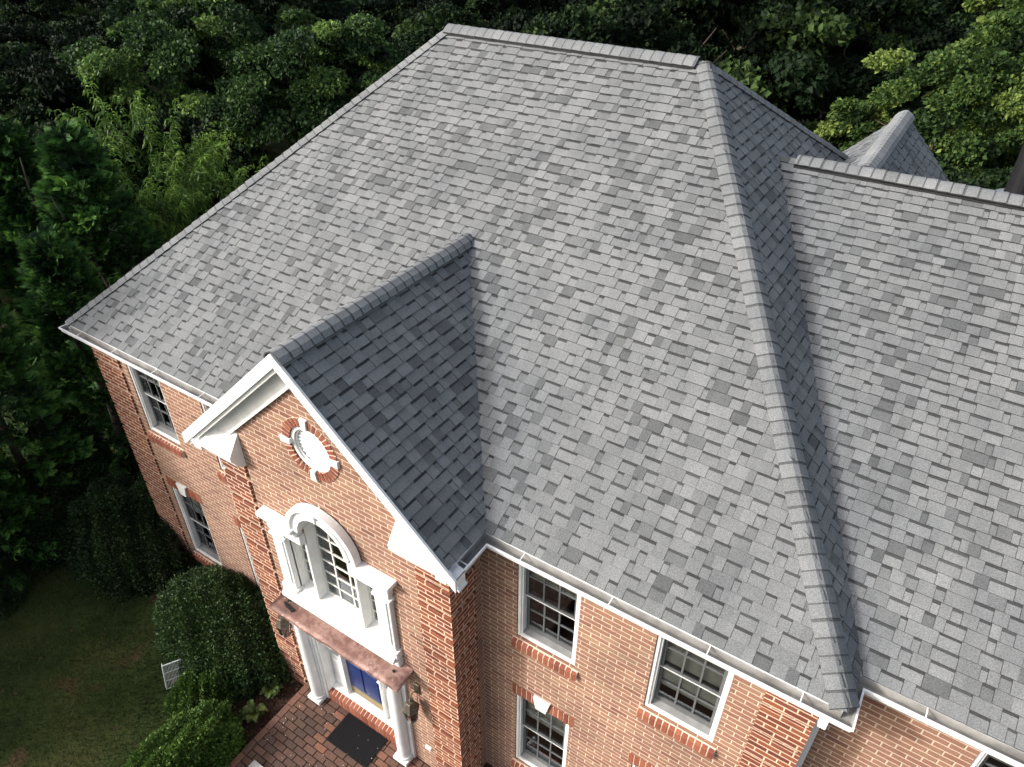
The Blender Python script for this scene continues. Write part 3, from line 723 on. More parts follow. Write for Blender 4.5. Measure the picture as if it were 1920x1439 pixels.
def bars(mb, x0, x1, z0, z1, nc, nr, t=0.018, fr=0.035):
    mb.box(x0, x0 + fr, yg - 0.02, yg + 0.02, z0, z1); mb.box(x1 - fr, x1, yg - 0.02, yg + 0.02, z0, z1)
    mb.box(x0 + fr, x1 - fr, yg - 0.019, yg + 0.019, z0, z0 + fr); 
    for k in range(1, nc): xx = x0 + (x1 - x0) * k / nc; mb.box(xx - t / 2, xx + t / 2, yg - 0.015, yg + 0.015, z0 + fr, z1)
    for k in range(1, nr): zz_ = z0 + (z1 - z0) * k / nr; mb.box(x0 + fr, x1 - fr, yg - 0.012, yg + 0.012, zz_ - t / 2, zz_ + t / 2)
cs = MB(); bars(cs, PXc - 0.41, PXc + 0.41, -2.36, AZ, 3, 6, 0.024)
ring(cs, PXc, AZ, ARI - 0.055, ARI - 0.02, yg - 0.02, yg + 0.02, 0, pi, 24)
for k in (-1, 1):
    xx = PXc + k * 0.1367; hh = math.sqrt(ARI ** 2 - 0.1367 ** 2) - 0.03; cs.box(xx - 0.012, xx + 0.012, yg - 0.014, yg + 0.014, AZ, AZ + hh)
cs.box(PXc - 0.37, PXc + 0.37, yg - 0.013, yg + 0.013, AZ - 0.009, AZ + 0.009); cs.box(PXc - 0.31, PXc + 0.31, yg - 0.013, yg + 0.013, AZ + 0.20, AZ + 0.218)
part(cs, 'arched_sash', [M['sashw']], pal)
for s_ in (-1, 1):
    ss = MB(); a, b = sorted((PXc + s_ * 0.46, PXc + s_ * 0.80)); bars(ss, a, b, -2.36, -1.215, 2, 5, 0.02); part(ss, 'side_sash', [M['sashw']], pal)
g = MB(); g.face([(PXc - 0.8, yg, -2.36), (PXc + 0.8, yg, -2.36), (PXc + 0.8, yg, -1.2), (PXc - 0.8, yg, -1.2)]); g.face([(PXc + (ARI - .01) * math.cos(t * pi / 16), yg, (-1.2 if t in (-1, 17) else AZ + (ARI - .01) * math.sin(t * pi / 16))) for t in range(0, 17)] + [(PXc - ARI + .01, yg, -1.2), (PXc + ARI - .01, yg, -1.2)])
part(g, 'glass_pane', [M['glass']], pal)

# ------------------------------------------------------------------ portico and door
por = MB(); ex0, ex1 = PXc - 1.10, PXc + 1.10
por.bbox(ex0, ex1, y - 0.215, y - 0.002, -3.00, -2.83, 0.01); por.bbox(ex0 - 0.03, ex1 + 0.03, y - 0.245, y - 0.002, -2.84, -2.80, 0.012); por.bbox(ex0 - 0.06, ex1 + 0.06, y - 0.275, y - 0.002, -2.80, -2.76, 0.012)
por.bbox(ex0 + 0.02, ex0 + 0.36, y - 0.245, y - 0.215, -2.99, -2.84, 0.008); por.bbox(ex1 - 0.36, ex1 - 0.02, y - 0.245, y - 0.215, -2.99, -2.84, 0.008)
# pilasters against the wall behind the columns
for s_ in (-1, 1):
    X = lambda a, b: (min(PXc + s_ * a, PXc + s_ * b), max(PXc + s_ * a, PXc + s_ * b))
    por.bbox(*X(0.75, 1.08), y - 0.045, y - 0.002, PZ, -3.0, 0.006); por.bbox(*X(0.80, 0.93), y - 0.07, y - 0.045, PZ + 0.08, -3.0, 0.006)
    por.bbox(*X(0.72, 0.75), y - 0.02, y + 0.17, PZ + 0.24, -3.0, 0.004)
    por.bbox(*X(0.42, 0.72), y + 0.15, y + 0.17, PZ + 0.24, -3.0, 0.003)
    por.bbox(*X(0.47, 0.67), y + 0.135, y + 0.15, PZ + 0.36, PZ + 1.0, 0.01)
    if 0: pass
    por.bbox(*X(0.385, 0.43), y + 0.09, y + 0.17, PZ + 0.24, -3.0, 0.006)
port = part(por, 'portico', [M['white']])
for s_ in (-1, 1):
    X = lambda a, b: (min(PXc + s_ * a, PXc + s_ * b), max(PXc + s_ * a, PXc + s_ * b))
    g = MB(); a, b = X(0.47, 0.67); g.face([(a, y + 0.146, PZ + 1.15), (b, y + 0.146, PZ + 1.15), (b, y + 0.146, -3.05), (a, y + 0.146, -3.05)]); part(g, 'sidelight_glass', [M['glass']], port)
for s_ in (-1, 1):
    c = MB(); cx = PXc + s_ * 0.93; cy = y - 0.10
    c.box(cx - 0.13, cx + 0.13, cy - 0.125, cy + 0.05, PZ, PZ + 0.075)
    c.lathe([(0.0, PZ + 0.12), (0.118, PZ + 0.12), (0.125, PZ + 0.10), (0.118, PZ + 0.076)][::-1], cx, cy, 24)
    c.lathe([(0.103, PZ + 0.12), (0.097, PZ + 0.16), (0.097, -4.2), (0.084, -3.12), (0.095, -3.11), (0.098, -3.08), (0.084, -3.07), (0.084, -3.045)], cx, cy, 28)
    c.box(cx - 0.115, cx + 0.115, cy - 0.11, cy + 0.05, -3.045, -3.002)
    part(c, 'column', [M['white']], port)
cr = MB()
nx = 26; X0, X1 = PXc - 1.20, PXc + 1.26
def crz(x, yy): return -2.700 - 0.02 * (yy - YBAY) / -0.30 + 0.008 * math.sin(x * 7.3) + 0.006 * math.sin(x * 17 + yy * 30)
ys = [YBAY - 0.006, YBAY - 0.09, YBAY - 0.18, YBAY - 0.27, YBAY - 0.35]
for k in range(nx):
    a = X0 + (X1 - X0) * k / nx; b = X0 + (X1 - X0) * (k + 1) / nx
    for p, q in zip(ys, ys[1:]):
        cr.face([(a, q, crz(a, q)), (b, q, crz(b, q)), (b, p, crz(b, p)), (a, p, crz(a, p))], 0, .5, smooth=True)
    q = ys[-1]; cr.face([(a, q - 0.004, crz(a, q) - 0.045), (b, q - 0.004, crz(b, q) - 0.045), (b, q, crz(b, q)), (a, q, crz(a, q))])
    p = ys[0]; cr.face([(a, p, crz(a, p)), (b, p, crz(b, p)), (b, p - 0.001, -2.655), (a, p - 0.001, -2.655)])
for X_ in (X0, X1): cr.face([(X_, p, crz(X_, p)) for p in ys] + [(X_, p, crz(X_, p) - 0.04) for p in ys[::-1]])
crf = part(cr, 'copper_roof', [M['copper']], port, merge=True)
# torn strip of cornice poking out below the copper and dark tear at left end
ts = MB(); ts.box(PXc - 0.78, PXc + 0.24, y - 0.345, y - 0.30, -2.79, -2.765); part(ts, 'loose_trim', [M['white']], port)
for te_ in (0,): te = MB(); te.prism([(PXc - 1.06, y - 0.17), (PXc - 0.99, y - 0.215), (PXc - 0.82, y - 0.245), (PXc - 0.79, y - 0.21), (PXc - 0.95, y - 0.17)], -2.712, -2.688, 'z'); part(te, 'torn_patch', [M['black']], port); te = MB(); te.prism([(PXc - 1.02, y - 0.14), (PXc - 0.97, y - 0.07), (PXc - 0.955, y - 0.075), (PXc - 1.0, y - 0.145)], -2.705, -2.684, 'z'); part(te, 'torn_patch', [M['black']], port); te = MB(); te.prism([(PXc + 1.05 + 0.025 * math.cos(a_), y - 0.16 + 0.02 * math.sin(a_)) for a_ in (0, 1, 2, 3, 4, 5)], -2.715, -2.692, 'z'); part(te, 'torn_patch', [M['black']], port)
# threshold, rowlock step, door
th = MB(); th.prism([(y + 0.05, PZ + 0.25), (y + 0.19, PZ + 0.25), (y + 0.19, PZ + 0.285), (y + 0.04, PZ + 0.275)], dx0 + 0.02, dx1 - 0.02); part(th, 'door_sill', [M['white']])
stp = rowlocks(dx0 + 0.01, dx1 - 0.01, y + 0.05, PZ, PZ + 0.255, 0.09, house, 'brick_step', 0.05)
YD = y + 0.17
d = MB(); d0, d1, dz0, dz1 = PXc - 0.385, PXc + 0.385, PZ + 0.285, -2.98
d.box(d0, d1, YD, YD + 0.04, dz0, dz1)
for c0, c1 in ((d0 + 0.09, PXc - 0.04), (PXc + 0.04, d1 - 0.09)):
    for z0_, z1_ in ((dz0 + 0.24, dz0 + 0.92), (dz0 + 1.02, dz0 + 1.50), (dz0 + 1.60, dz0 + 1.86)):
        d.face([(c0, YD - 0.001, z0_), (c1, YD - 0.001, z0_), (c1 - 0.02, YD - 0.012, z0_ + 0.02), (c0 + 0.02, YD - 0.012, z0_ + 0.02)]); d.face([(c0, YD - 0.001, z1_), (c1, YD - 0.001, z1_), (c1 - 0.02, YD - 0.012, z1_ - 0.02), (c0 + 0.02, YD - 0.012, z1_ - 0.02)][::-1])
        d.bbox(c0 + 0.02, c1 - 0.02, YD - 0.013, YD, z0_ + 0.02, z1_ - 0.02, 0.006)
        d.bbox(c0 - 0.012, c1 + 0.012, YD - 0.010, YD, z1_, z1_ + 0.010, 0.003); d.bbox(c0 - 0.012, c1 + 0.012, YD - 0.010, YD, z0_ - 0.010, z0_, 0.003)
dr = part(d, 'front_door', [M['door']])
kp = MB(); kp.bbox(d0 + 0.01, d1 - 0.01, YD - 0.006, YD, dz0 + 0.01, dz0 + 0.17, 0.002); part(kp, 'kick_plate', [M['brass']], dr)
hd = MB(); hd.bbox(d1 - 0.065, d1 - 0.03, YD - 0.012, YD, dz0 + 0.85, dz0 + 1.05, 0.003); hd.tube((d1 - 0.048, YD - 0.05, dz0 + 0.92), (d1 - 0.048, YD, dz0 + 0.92), 0.025, n=12); part(hd, 'door_handle', [M['plastic']], dr)
lt = MB(); lt.box(dx0, dx1, y - 0.0, YD + 0.05, -2.99, -2.90); part(lt, 'door_lintel', [M['offwhite']])
# lanterns
def lantern(cx):
    m = MB(); yc = y - 0.17; zt = -3.20
    m.lathe([(0.001, zt - 0.02), (0.055, zt - 0.02), (0.055, zt), (0.001, zt)], cx, yc, 10)
    m.lathe([(0.005, zt + 0.05), (0.02, zt + 0.03), (0.015, zt), (0.06, zt - 0.03), (0.075, zt - 0.07), (0.10, zt - 0.12), (0.125, zt - 0.17), (0.125, zt - 0.18), (0.05, zt - 0.18)], cx, yc, 6)
    for k in range(6):
        t = k * pi / 3; t2 = t + pi / 3
        a = (cx + 0.115 * math.cos(t), yc + 0.115 * math.sin(t), zt - 0.18); b = (cx + 0.075 * math.cos(t), yc + 0.075 * math.sin(t), zt - 0.44)
        a2 = (cx + 0.115 * math.cos(t2), yc + 0.115 * math.sin(t2), zt - 0.18); b2 = (cx + 0.075 * math.cos(t2), yc + 0.075 * math.sin(t2), zt - 0.44)
        m.tube(a, b, 0.006, n=5); m.tube(b, b2, 0.006, n=5); m.tube(a, a2, 0.006, n=5)
    m.lathe([(0.001, zt - 0.445), (0.08, zt - 0.44), (0.06, zt - 0.46), (0.02, zt - 0.48), (0.001, zt - 0.50)], cx, yc, 8)
    m.bbox(cx - 0.05, cx + 0.05, y - 0.025, y - 0.001, zt - 0.02, zt + 0.20, 0.008)
    pts = [(cx, y - 0.02, zt - 0.0), (cx, y - 0.07, zt + 0.10), (cx, y - 0.13, zt + 0.11), (cx, yc, zt + 0.04)]
    for p, q in zip(pts, pts[1:]): m.tube(p, q, 0.009, n=6)
    pts = [(cx, y - 0.02, zt + 0.0), (cx, y - 0.035, zt - 0.2), (cx, y - 0.06, zt - 0.42), (cx, yc, zt - 0.47)]
    for p, q in zip(pts, pts[1:]): m.tube(p, q, 0.006, n=6)
    o = part(m, 'wall_lantern', [M['iron']])
    gl = MB()
    for k in range(6):
        t = k * pi / 3; t2 = t + pi / 3
        gl.face([(cx + 0.11 * math.cos(t), yc + 0.11 * math.sin(t), zt - 0.185), (cx + 0.11 * math.cos(t2), yc + 0.11 * math.sin(t2), zt - 0.185), (cx + 0.072 * math.cos(t2), yc + 0.072 * math.sin(t2), zt - 0.435), (cx + 0.072 * math.cos(t), yc + 0.072 * math.sin(t), zt - 0.435)])
    part(gl, 'lantern_glass', [M['glass']], o)
    c = MB(); c.tube((cx, yc, zt - 0.44), (cx, yc, zt - 0.34), 0.012, n=8); part(c, 'candle_tube', [M['plastic']], o)
lantern(7.52); lantern(4.98)
db = MB(); db.bbox(7.55, 7.66, y - 0.03, y - 0.001, -4.66, -4.59, 0.006); part(db, 'outlet_cover', [M['plastic']])
# downspout on the right corner
ds = MB(); ds.box(12.125, 12.205, 0.50, 0.60, GZ, -0.55); ds.prism([(0.02, -0.11), (0.10, -0.11), (0.60, -0.52), (0.60, -0.62), (0.50, -0.62), (0.02, -0.22)], 12.13, 12.20)
part(ds, 'downspout', [M['gutter']])
# flue
fl = MB(); fx, fy = 12.34, 7.45; fz = ZW - SW * (fy - DW)
fl.lathe([(0.19, fz - 0.3), (0.19, fz + 1.35), (0.24, fz + 1.36), (0.24, fz + 1.42), (0.14, fz + 1.44), (0.14, fz + 1.52), (0.28, fz + 1.53), (0.26, fz + 1.62), (0.001, fz + 1.70)], fx, fy, 20)
flo = part(fl, 'chimney_flue', [M['black']])
fs = MB(); fs.lathe([(0.60, fz - 0.12), (0.30, fz + 0.42), (0.20, fz + 0.46)], fx, fy, 20); fs.box(fx - 0.5, fx + 0.5, fy - 0.5, fy + 0.5, fz - 0.3, fz + 0.05); part(fs, 'flue_flashing', [M['steel']], flo)
exec_marker = 1

# ------------------------------------------------------------------ ground
gm = MB(); N = 40
def gh(x, yy): return GZ + (0.0 if abs(x) < 30 else 0)
gm.face([(-90, -60, GZ), (90, -60, GZ), (90, 130, GZ), (-90, 130, GZ)])
tag(gm.build('lawn', [M['lawn']]), kind='structure')
bd = MB(); bpts = [(0.2, 0.6), (0.2, -0.3), (1.5, -1.0), (2.3, -1.25), (3.0, -1.6), (3.45, -2.2), (3.6, -4.5), (5.2, -4.5), (5.2, 0.6)]
bd.face([(a, b, GZ + 0.03) for a, b in bpts]); bd.face([(7.9, -3.5, GZ + 0.03), (20, -3.5, GZ + 0.03), (20, 0.7, GZ + 0.03), (7.9, 0.7, GZ + 0.03)])
tag(bd.build('garden_bed', [M['mulch']]), kind='structure')
# chips as ground cover
def scatter_quads(name, mat, pts, size, tones, flat=0.6, asp=0.4):
    n = len(pts); a = npr.uniform(0, 2 * pi, n); tl = npr.normal(0, flat, n)
    d = np.stack([np.cos(a) * np.cos(tl), np.sin(a) * np.cos(tl), np.sin(tl)], 1) * size[:, None]
    s = np.stack([-np.sin(a), np.cos(a), npr.normal(0, 0.4, n)], 1) * (size * asp)[:, None]
    V = np.stack([pts - d / 2 - s / 2, pts + d / 2 - s / 2, pts + d / 2 + s / 2, pts - d / 2 + s / 2], 1).reshape(-1, 3)
    return np_mesh(name, mat, V, 4, tones)
def np_mesh(name, mat, V, k, tones, link=True):
    me = bpy.data.meshes.new(name); nv = len(V); nf = nv // k
    me.vertices.add(nv); me.vertices.foreach_set('co', V.astype(np.float32).ravel())
    me.loops.add(nv); me.loops.foreach_set('vertex_index', np.arange(nv, dtype=np.int32))
    me.polygons.add(nf); me.polygons.foreach_set('loop_start', np.arange(0, nv, k, dtype=np.int32)); me.polygons.foreach_set('loop_total', np.full(nf, k, dtype=np.int32))
    me.materials.append(mat); at = me.attributes.new('tone', 'FLOAT', 'FACE'); at.data.foreach_set('value', np.clip(tones, 0, 1).astype(np.float32))
    me.update(calc_edges=True); me.validate()
    if not link: return me
    o = bpy.data.objects.new(name, me); COL.objects.link(o); return o
n = 12000; px = npr.uniform(0.3, 5.0, n); py = npr.uniform(-4.2, 0.1, n); pz = np.full(n, GZ + 0.035) + npr.uniform(0, 0.02, n)
tag(scatter_quads('bark_chips', M['chips'], np.stack([px, py, pz], 1)[(px - 0.3) * 0.5 + 0.35 > -py], npr.uniform(0.02, 0.07, n)[(px - 0.3) * 0.5 + 0.35 > -py], npr.uniform(0, 1, n)[(px - 0.3) * 0.5 + 0.35 > -py]), 'brown bark chips scattered over the garden bed beside the porch', 'mulch', kind='stuff')

def leaves(P, D, L, Wd, tone, fold=0.25, rng=npr):
    """diamond leaves: two triangles each. P base, D unit direction, L length, Wd width"""
    n = len(P); D = D / np.linalg.norm(D, axis=1, keepdims=True)
    r = rng.normal(size=(n, 3)); s = np.cross(D, r); s /= np.linalg.norm(s, axis=1, keepdims=True) + 1e-9
    up = np.cross(s, D)
    mid = P + D * (L * 0.45)[:, None]; tip = P + D * L[:, None] + np.array([0, 0, -1]) * (L * 0.15)[:, None]
    a = mid + s * (Wd / 2)[:, None] + up * (Wd * fold)[:, None]; b = mid - s * (Wd / 2)[:, None] + up * (Wd * fold)[:, None]
    V = np.stack([P, a, tip, P, tip, b], 1).reshape(-1, 3)
    return V, np.repeat(tone, 2)
def flatleaves(P, D, Nn, L, Wd, tone, fold=0.15):
    n = len(P); D = D / np.linalg.norm(D, axis=1, keepdims=True)
    s = np.cross(D, Nn); s /= np.linalg.norm(s, axis=1, keepdims=True) + 1e-9; up = np.cross(s, D)
    mid = P + D * (L * 0.45)[:, None]; tip = P + D * L[:, None]
    a = mid + s * (Wd / 2)[:, None] + up * (Wd * fold)[:, None]; b = mid - s * (Wd / 2)[:, None] + up * (Wd * fold)[:, None]
    V = np.stack([P, a, tip, P, tip, b], 1).reshape(-1, 3)
    return V, np.repeat(tone, 2)
def sph(n, rng):
    v = rng.normal(size=(n, 3)); return v / np.linalg.norm(v, axis=1, keepdims=True)

# grass
n = 60000; px = npr.uniform(-4.5, 3.6, n); py = npr.uniform(-6.5, -0.3, n); k = ~((px > 0.2) & (py > -0.25 - (px - 0.2) * 0.45)) & (px < 3.55); px, py = px[k], py[k]; n = len(px)
P_ = np.stack([px, py, np.full(n, GZ)], 1); D_ = npr.normal(0, 0.45, (n, 3)); D_[:, 2] = 1
V_, T_ = leaves(P_, D_, npr.uniform(0.03, 0.085, n), np.full(n, 0.011), np.clip(0.45 + 0.3 * np.sin(px * 1.1 + 0.7 * py) * np.cos(py * 1.4) + npr.normal(0, 0.18, n), 0, 1))
tag(np_mesh('grass', M['grass'], V_, 3, T_), 'short dark shaded grass of the lawn left of the porch', 'grass', kind='stuff')

n = 70; px = npr.uniform(-3.5, 3.3, n); py = npr.uniform(-5.0, -1.3, n)
tag(scatter_quads('fallen_leaves', M['chips'], np.stack([px, py, np.full(n, GZ + 0.075)], 1), npr.uniform(0.03, 0.06, n), npr.uniform(0.2, 0.7, n), 0.3, 0.6), 'brown fallen leaves scattered on the shaded lawn', 'leaves', kind='stuff')
# ------------------------------------------------------------------ porch pavers
pv = MB(); rp = random.Random(5)
pv.box(4.94, 7.95, -4.5, YBAY + 0.02, GZ - 0.1, PZ - 0.02, 1)
yy = YBAY - 0.012; row = 0
while yy > -4.4:
    hgt = 0.11
    x = 5.06 - (0.0 if row % 2 else 0.10); 
    if row == 0: x = 5.06
    while x < 7.93:
        w = 0.22
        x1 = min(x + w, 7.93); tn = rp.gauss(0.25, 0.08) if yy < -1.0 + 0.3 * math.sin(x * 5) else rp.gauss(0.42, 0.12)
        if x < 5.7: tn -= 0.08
        z = PZ + rp.uniform(-0.004, 0.003); g_ = 0.005
        X0_, X1_, Y0_, Y1_ = max(x, 5.055) + g_, x1 - g_, yy - hgt + g_, yy - g_
        if X1_ - X0_ > 0.03:
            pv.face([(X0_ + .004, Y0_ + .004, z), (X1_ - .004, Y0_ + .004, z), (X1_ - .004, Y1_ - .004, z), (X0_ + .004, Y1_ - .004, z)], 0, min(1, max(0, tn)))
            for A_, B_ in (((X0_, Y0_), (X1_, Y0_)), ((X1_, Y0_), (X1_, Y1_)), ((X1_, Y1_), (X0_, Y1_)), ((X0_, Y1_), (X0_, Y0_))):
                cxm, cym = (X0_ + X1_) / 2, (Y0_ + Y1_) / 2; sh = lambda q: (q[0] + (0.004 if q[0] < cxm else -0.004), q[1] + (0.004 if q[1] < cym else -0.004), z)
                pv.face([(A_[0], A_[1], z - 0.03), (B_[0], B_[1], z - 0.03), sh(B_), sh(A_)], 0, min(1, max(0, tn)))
        x = x1
    yy -= hgt; row += 1
# soldier border on the left edge
yy = YBAY - 0.01
while yy > -4.4:
    tn = rp.gauss(0.5, 0.2); z = PZ + rp.uniform(-0.003, 0.004)
    pv.box(4.945, 5.052, yy - 0.232, yy - 0.004, PZ - 0.1, z, 0, min(1, max(0, tn))); yy -= 0.24
tag(pv.build('brick_path', [M['paver'], M['mulch']]), kind='structure')

# doormat
dm = MB(); dm.bbox(0, 1, 0, 1, 0, 1)
dm = MB(); a0 = (5.95, -0.955); 
dm.box(5.93, 6.765, -1.0, -0.475, PZ + 0.006, PZ + 0.018)
for k in range(12): dm.box(5.95 + k * 0.067, 5.985 + k * 0.067, -0.985, -0.49, PZ + 0.018, PZ + 0.021)
tag(dm.build('doormat', [M['rubber']]), 'black rectangular rubber doormat on the brick porch below the blue door', 'doormat')
db_ = MB(); rq = random.Random(9)
for k in range(46):
    x, yk = rq.uniform(5.1, 7.4), rq.uniform(-1.6, -0.62); s = rq.uniform(0.006, 0.014); onm = 5.93 < x < 6.765 and yk > -1.0
    z = PZ + (0.0215 if onm else 0.004); db_.box(x, x + s, yk, yk + s * 0.7, z, z + 0.004, 0, rq.random())
tag(db_.build('paint_flakes', [M['plastic']]), 'small white paint flakes scattered over porch bricks and doormat', 'debris', kind='stuff')

# white wire rack leaning on the hedge
wr = MB(); A = Vector((2.42, -1.62, GZ + 0.02)); 
tl, trr, bl = Vector((2.83, -1.68, GZ + 0.53)), Vector((3.02, -1.36, GZ + 0.53)), Vector((2.87, -1.78, GZ + 0.01))
brr = trr + (bl - tl)
for p, q in ((tl, trr), (tl, bl), (trr, brr), (bl, brr)): wr.tube(p, q, 0.011, n=6)
for k in range(1, 17):
    t = k / 17; wr.tube(tl.lerp(trr, t), bl.lerp(brr, t), 0.0042, n=4, caps=False)
for t in (0.33, 0.66): wr.tube(tl.lerp(bl, t), trr.lerp(brr, t), 0.006, n=4)
nrm_ = (trr - tl).cross(bl - tl).normalized() * 0.05
wr.tube(tl + nrm_, bl + nrm_, 0.009, n=5); wr.tube(tl, tl + nrm_, 0.009, n=5); wr.tube(bl, bl + nrm_, 0.009, n=5)
tag(wr.build('wire_rack', [M['wire']]), 'white wire rack standing tilted on the lawn between hedge and holly bush', 'wire rack')

# floodlight at the wall foot, grey stone by the path
fo = empty('garden_floodlight', (8.78, 0.0, GZ)); tag(fo, 'small white garden floodlight on the ground at the bay corner', 'floodlight')
def childof(mb, name, mats, parent):
    o = mb.build(name, mats); o.parent = parent; o.location = -parent.location; return o
m_ = MB(); m_.tube((8.74, 0.02, PZ + 0.10), (8.80, -0.10, PZ + 0.17), 0.055, 0.065, 14); childof(m_, 'lamp_head', [M['plastic']], fo)
m_ = MB(); m_.tube((8.80, -0.101, PZ + 0.171), (8.806, -0.112, PZ + 0.176), 0.055, 0.05, 14); childof(m_, 'lens', [M['black']], fo)
m_ = MB(); m_.tube((8.77, -0.02, GZ), (8.77, -0.02, PZ + 0.10), 0.014, n=8); childof(m_, 'stake', [M['black']], fo)
st = MB(); st.bbox(5.26, 5.50, -2.12, -1.86, PZ + 0.004, PZ + 0.07, 0.02)
tag(st.build('stone_block', [M['stone']]), 'pale grey stone block lying on the brick path beside the hedge', 'stone')

# ------------------------------------------------------------------ trees and shrubs
def mk(name, mesh_parts, loc, label, cat, group=None, rot=0, sc=1.0, szz=None):
    """mesh_parts: [(part_name, mesh)]"""
    t = empty(name, loc); t.rotation_euler = (0, 0, rot); t.scale = (sc, sc, szz or sc)
    tag(t, label, cat, group)
    for pn, me in mesh_parts:
        o = bpy.data.objects.new(pn, me); COL.objects.link(o); o.parent = t
    return t
def trunk_mesh(h, r, seed, limbs=7, crown_r=1.5, crown_z=None, lean=0.1):
    rr = random.Random(seed); mb = MB(); p = Vector((0, 0, 0)); dvec = Vector((rr.uniform(-lean, lean), rr.uniform(-lean, lean), 1)).normalized(); pts = [p]
    for k in range(6): dvec = (dvec + Vector((rr.gauss(0, .06), rr.gauss(0, .06), 0))).normalized(); pts.append(pts[-1] + dvec * h / 6)
    for k in range(6): mb.tube(pts[k], pts[k + 1], r * (1 - k / 6.5), r * (1 - (k + 1) / 6.5), 9, caps=False)
    for k in range(limbs):
        t = rr.uniform(0.35, 0.95); i = min(5, int(t * 6)); b = pts[i].lerp(pts[i + 1], t * 6 - i); a = rr.uniform(0, 2 * pi); q = Vector((math.cos(a), math.sin(a), rr.uniform(0.3, 0.9))).normalized()
        L = crown_r * rr.uniform(0.6, 0.95); r0 = r * (1 - t) * 0.6 + 0.02
        m = b + q * L * 0.5; e_ = m + (q + Vector((rr.gauss(0, .3), rr.gauss(0, .3), rr.gauss(0, .2)))).normalized() * L * 0.5
        mb.tube(b, m, r0, r0 * 0.6, 6, caps=False); mb.tube(m, e_, r0 * 0.6, 0.008, 5, caps=False)
    o = mb.build('trunk', [M['bark']]); me = o.data; bpy.data.objects.remove(o); return me
def crown_broad(seed, mat, R=2.0, Hc=3.0, zc=4.5, nclump=70, per=420, ls=0.10, wd=0.075, droop=0.5, clr=(0.35, 0.75)):
    """broadleaf crown: sprays of leaves in layered clumps through an uneven ellipsoid"""
    rng = np.random.default_rng(seed); Ps, Ds, Ts, Ls = [], [], [], []
    for c in range(nclump):
        d = sph(1, rng)[0]; d[2] = d[2] * 0.85 + 0.2; rad = rng.uniform(0.45, 1.0) ** 0.6
        bump = 1 + 0.22 * math.sin(3 * math.atan2(d[1], d[0]) + seed) + 0.12 * math.sin(5 * d[2] * 3 + seed)
        cen = np.array([d[0] * R * bump, d[1] * R * bump, d[2] * Hc / 2]) * rad
        cr = rng.uniform(*clr) * R / 2
        n = int(per * rng.uniform(0.6, 1.3))
        v = sph(n, rng) * (rng.uniform(0, 1, (n, 1)) ** 0.45) * np.array([cr, cr, cr * 0.42])
        tlt = (v[:, 0] * d[0] + v[:, 1] * d[1])  # lower outwards
        v[:, 2] -= tlt * droop * 0.7
        P = cen + v; out = P / (np.linalg.norm(P, axis=1, keepdims=True) + 1e-6)
        D = out * 0.6 + rng.normal(0, 0.55, (n, 3)); D[:, 2] -= droop * 0.6
        base = rng.normal(0.42, 0.26)
        top = (v[:, 2] + tlt * droop * 0.7) / (cr * 0.42)
        Ts.append(base + 0.0 * top + rng.normal(0, 0.17, n)); Ps.append(P); Ds.append(D); Ls.append(rng.uniform(0.6, 1.25, n) * ls)
    P = np.concatenate(Ps); D = np.concatenate(Ds); T = np.concatenate(Ts); L = np.concatenate(Ls); P[:, 2] += zc
    V, T2 = leaves(P, D, L, L * wd / 0.10, T, 0.2, rng); return np_mesh('crown', mat, V, 3, T2, False)
def crown_peach(seed, mat, R=1.9, z0=2.0, z1=6.0, nshoot=170, per=46):
    rng = np.random.default_rng(seed); Ps, Ds, Ts, Ls = [], [], [], []
    for s in range(nshoot):
        a = rng.uniform(0, 2 * pi); rr_ = R * math.sqrt(rng.uniform(0.05, 1)); h = z0 + (z1 - z0) * rng.uniform(0.25, 1) * (1 - 0.45 * (rr_ / R) ** 2)
        b = np.array([math.cos(a) * rr_, math.sin(a) * rr_, h]); d = np.array([math.cos(a) * 0.35 * rr_ / R, math.sin(a) * 0.35 * rr_ / R, 1.0]) + rng.normal(0, 0.12, 3); d /= np.linalg.norm(d)
        L = rng.uniform(0.5, 1.1); t = np.sort(rng.uniform(0, 1, per)); base = rng.normal(0.5, 0.15)
        curve = d[None] * (t * L)[:, None] + np.array([math.cos(a), math.sin(a), -0.3]) * (t ** 3 * 0.22)[:, None]
        P = b + curve; az = rng.uniform(0, 2 * pi, per)
        D = np.stack([np.cos(az), np.sin(az), np.full(per, -0.35)], 1) + d * 0.6
        # two segment drooping leaf: base half outwards, tip half down
        LL = rng.uniform(0.12, 0.20, per) * (1.1 - 0.5 * t)
        Ps.append(P); Ds.append(D); Ts.append(base - 0.15 + 0.4 * t + rng.normal(0, 0.13, per)); Ls.append(LL)
        P2 = P + D / np.linalg.norm(D, axis=1, keepdims=True) * (LL * 0.7)[:, None]; D2 = D.copy(); D2[:, 2] -= 1.6
        Ps.append(P2); Ds.append(D2); Ts.append(base - 0.15 + 0.4 * t + rng.normal(0, 0.1, per)); Ls.append(LL * 0.9)
    P = np.concatenate(Ps); D = np.concatenate(Ds); T = np.concatenate(Ts); L = np.concatenate(Ls)
    V, T2 = leaves(P, D, L, L * 0.24, T, 0.15, rng); return np_mesh('crown', mat, V, 3, T2, False)
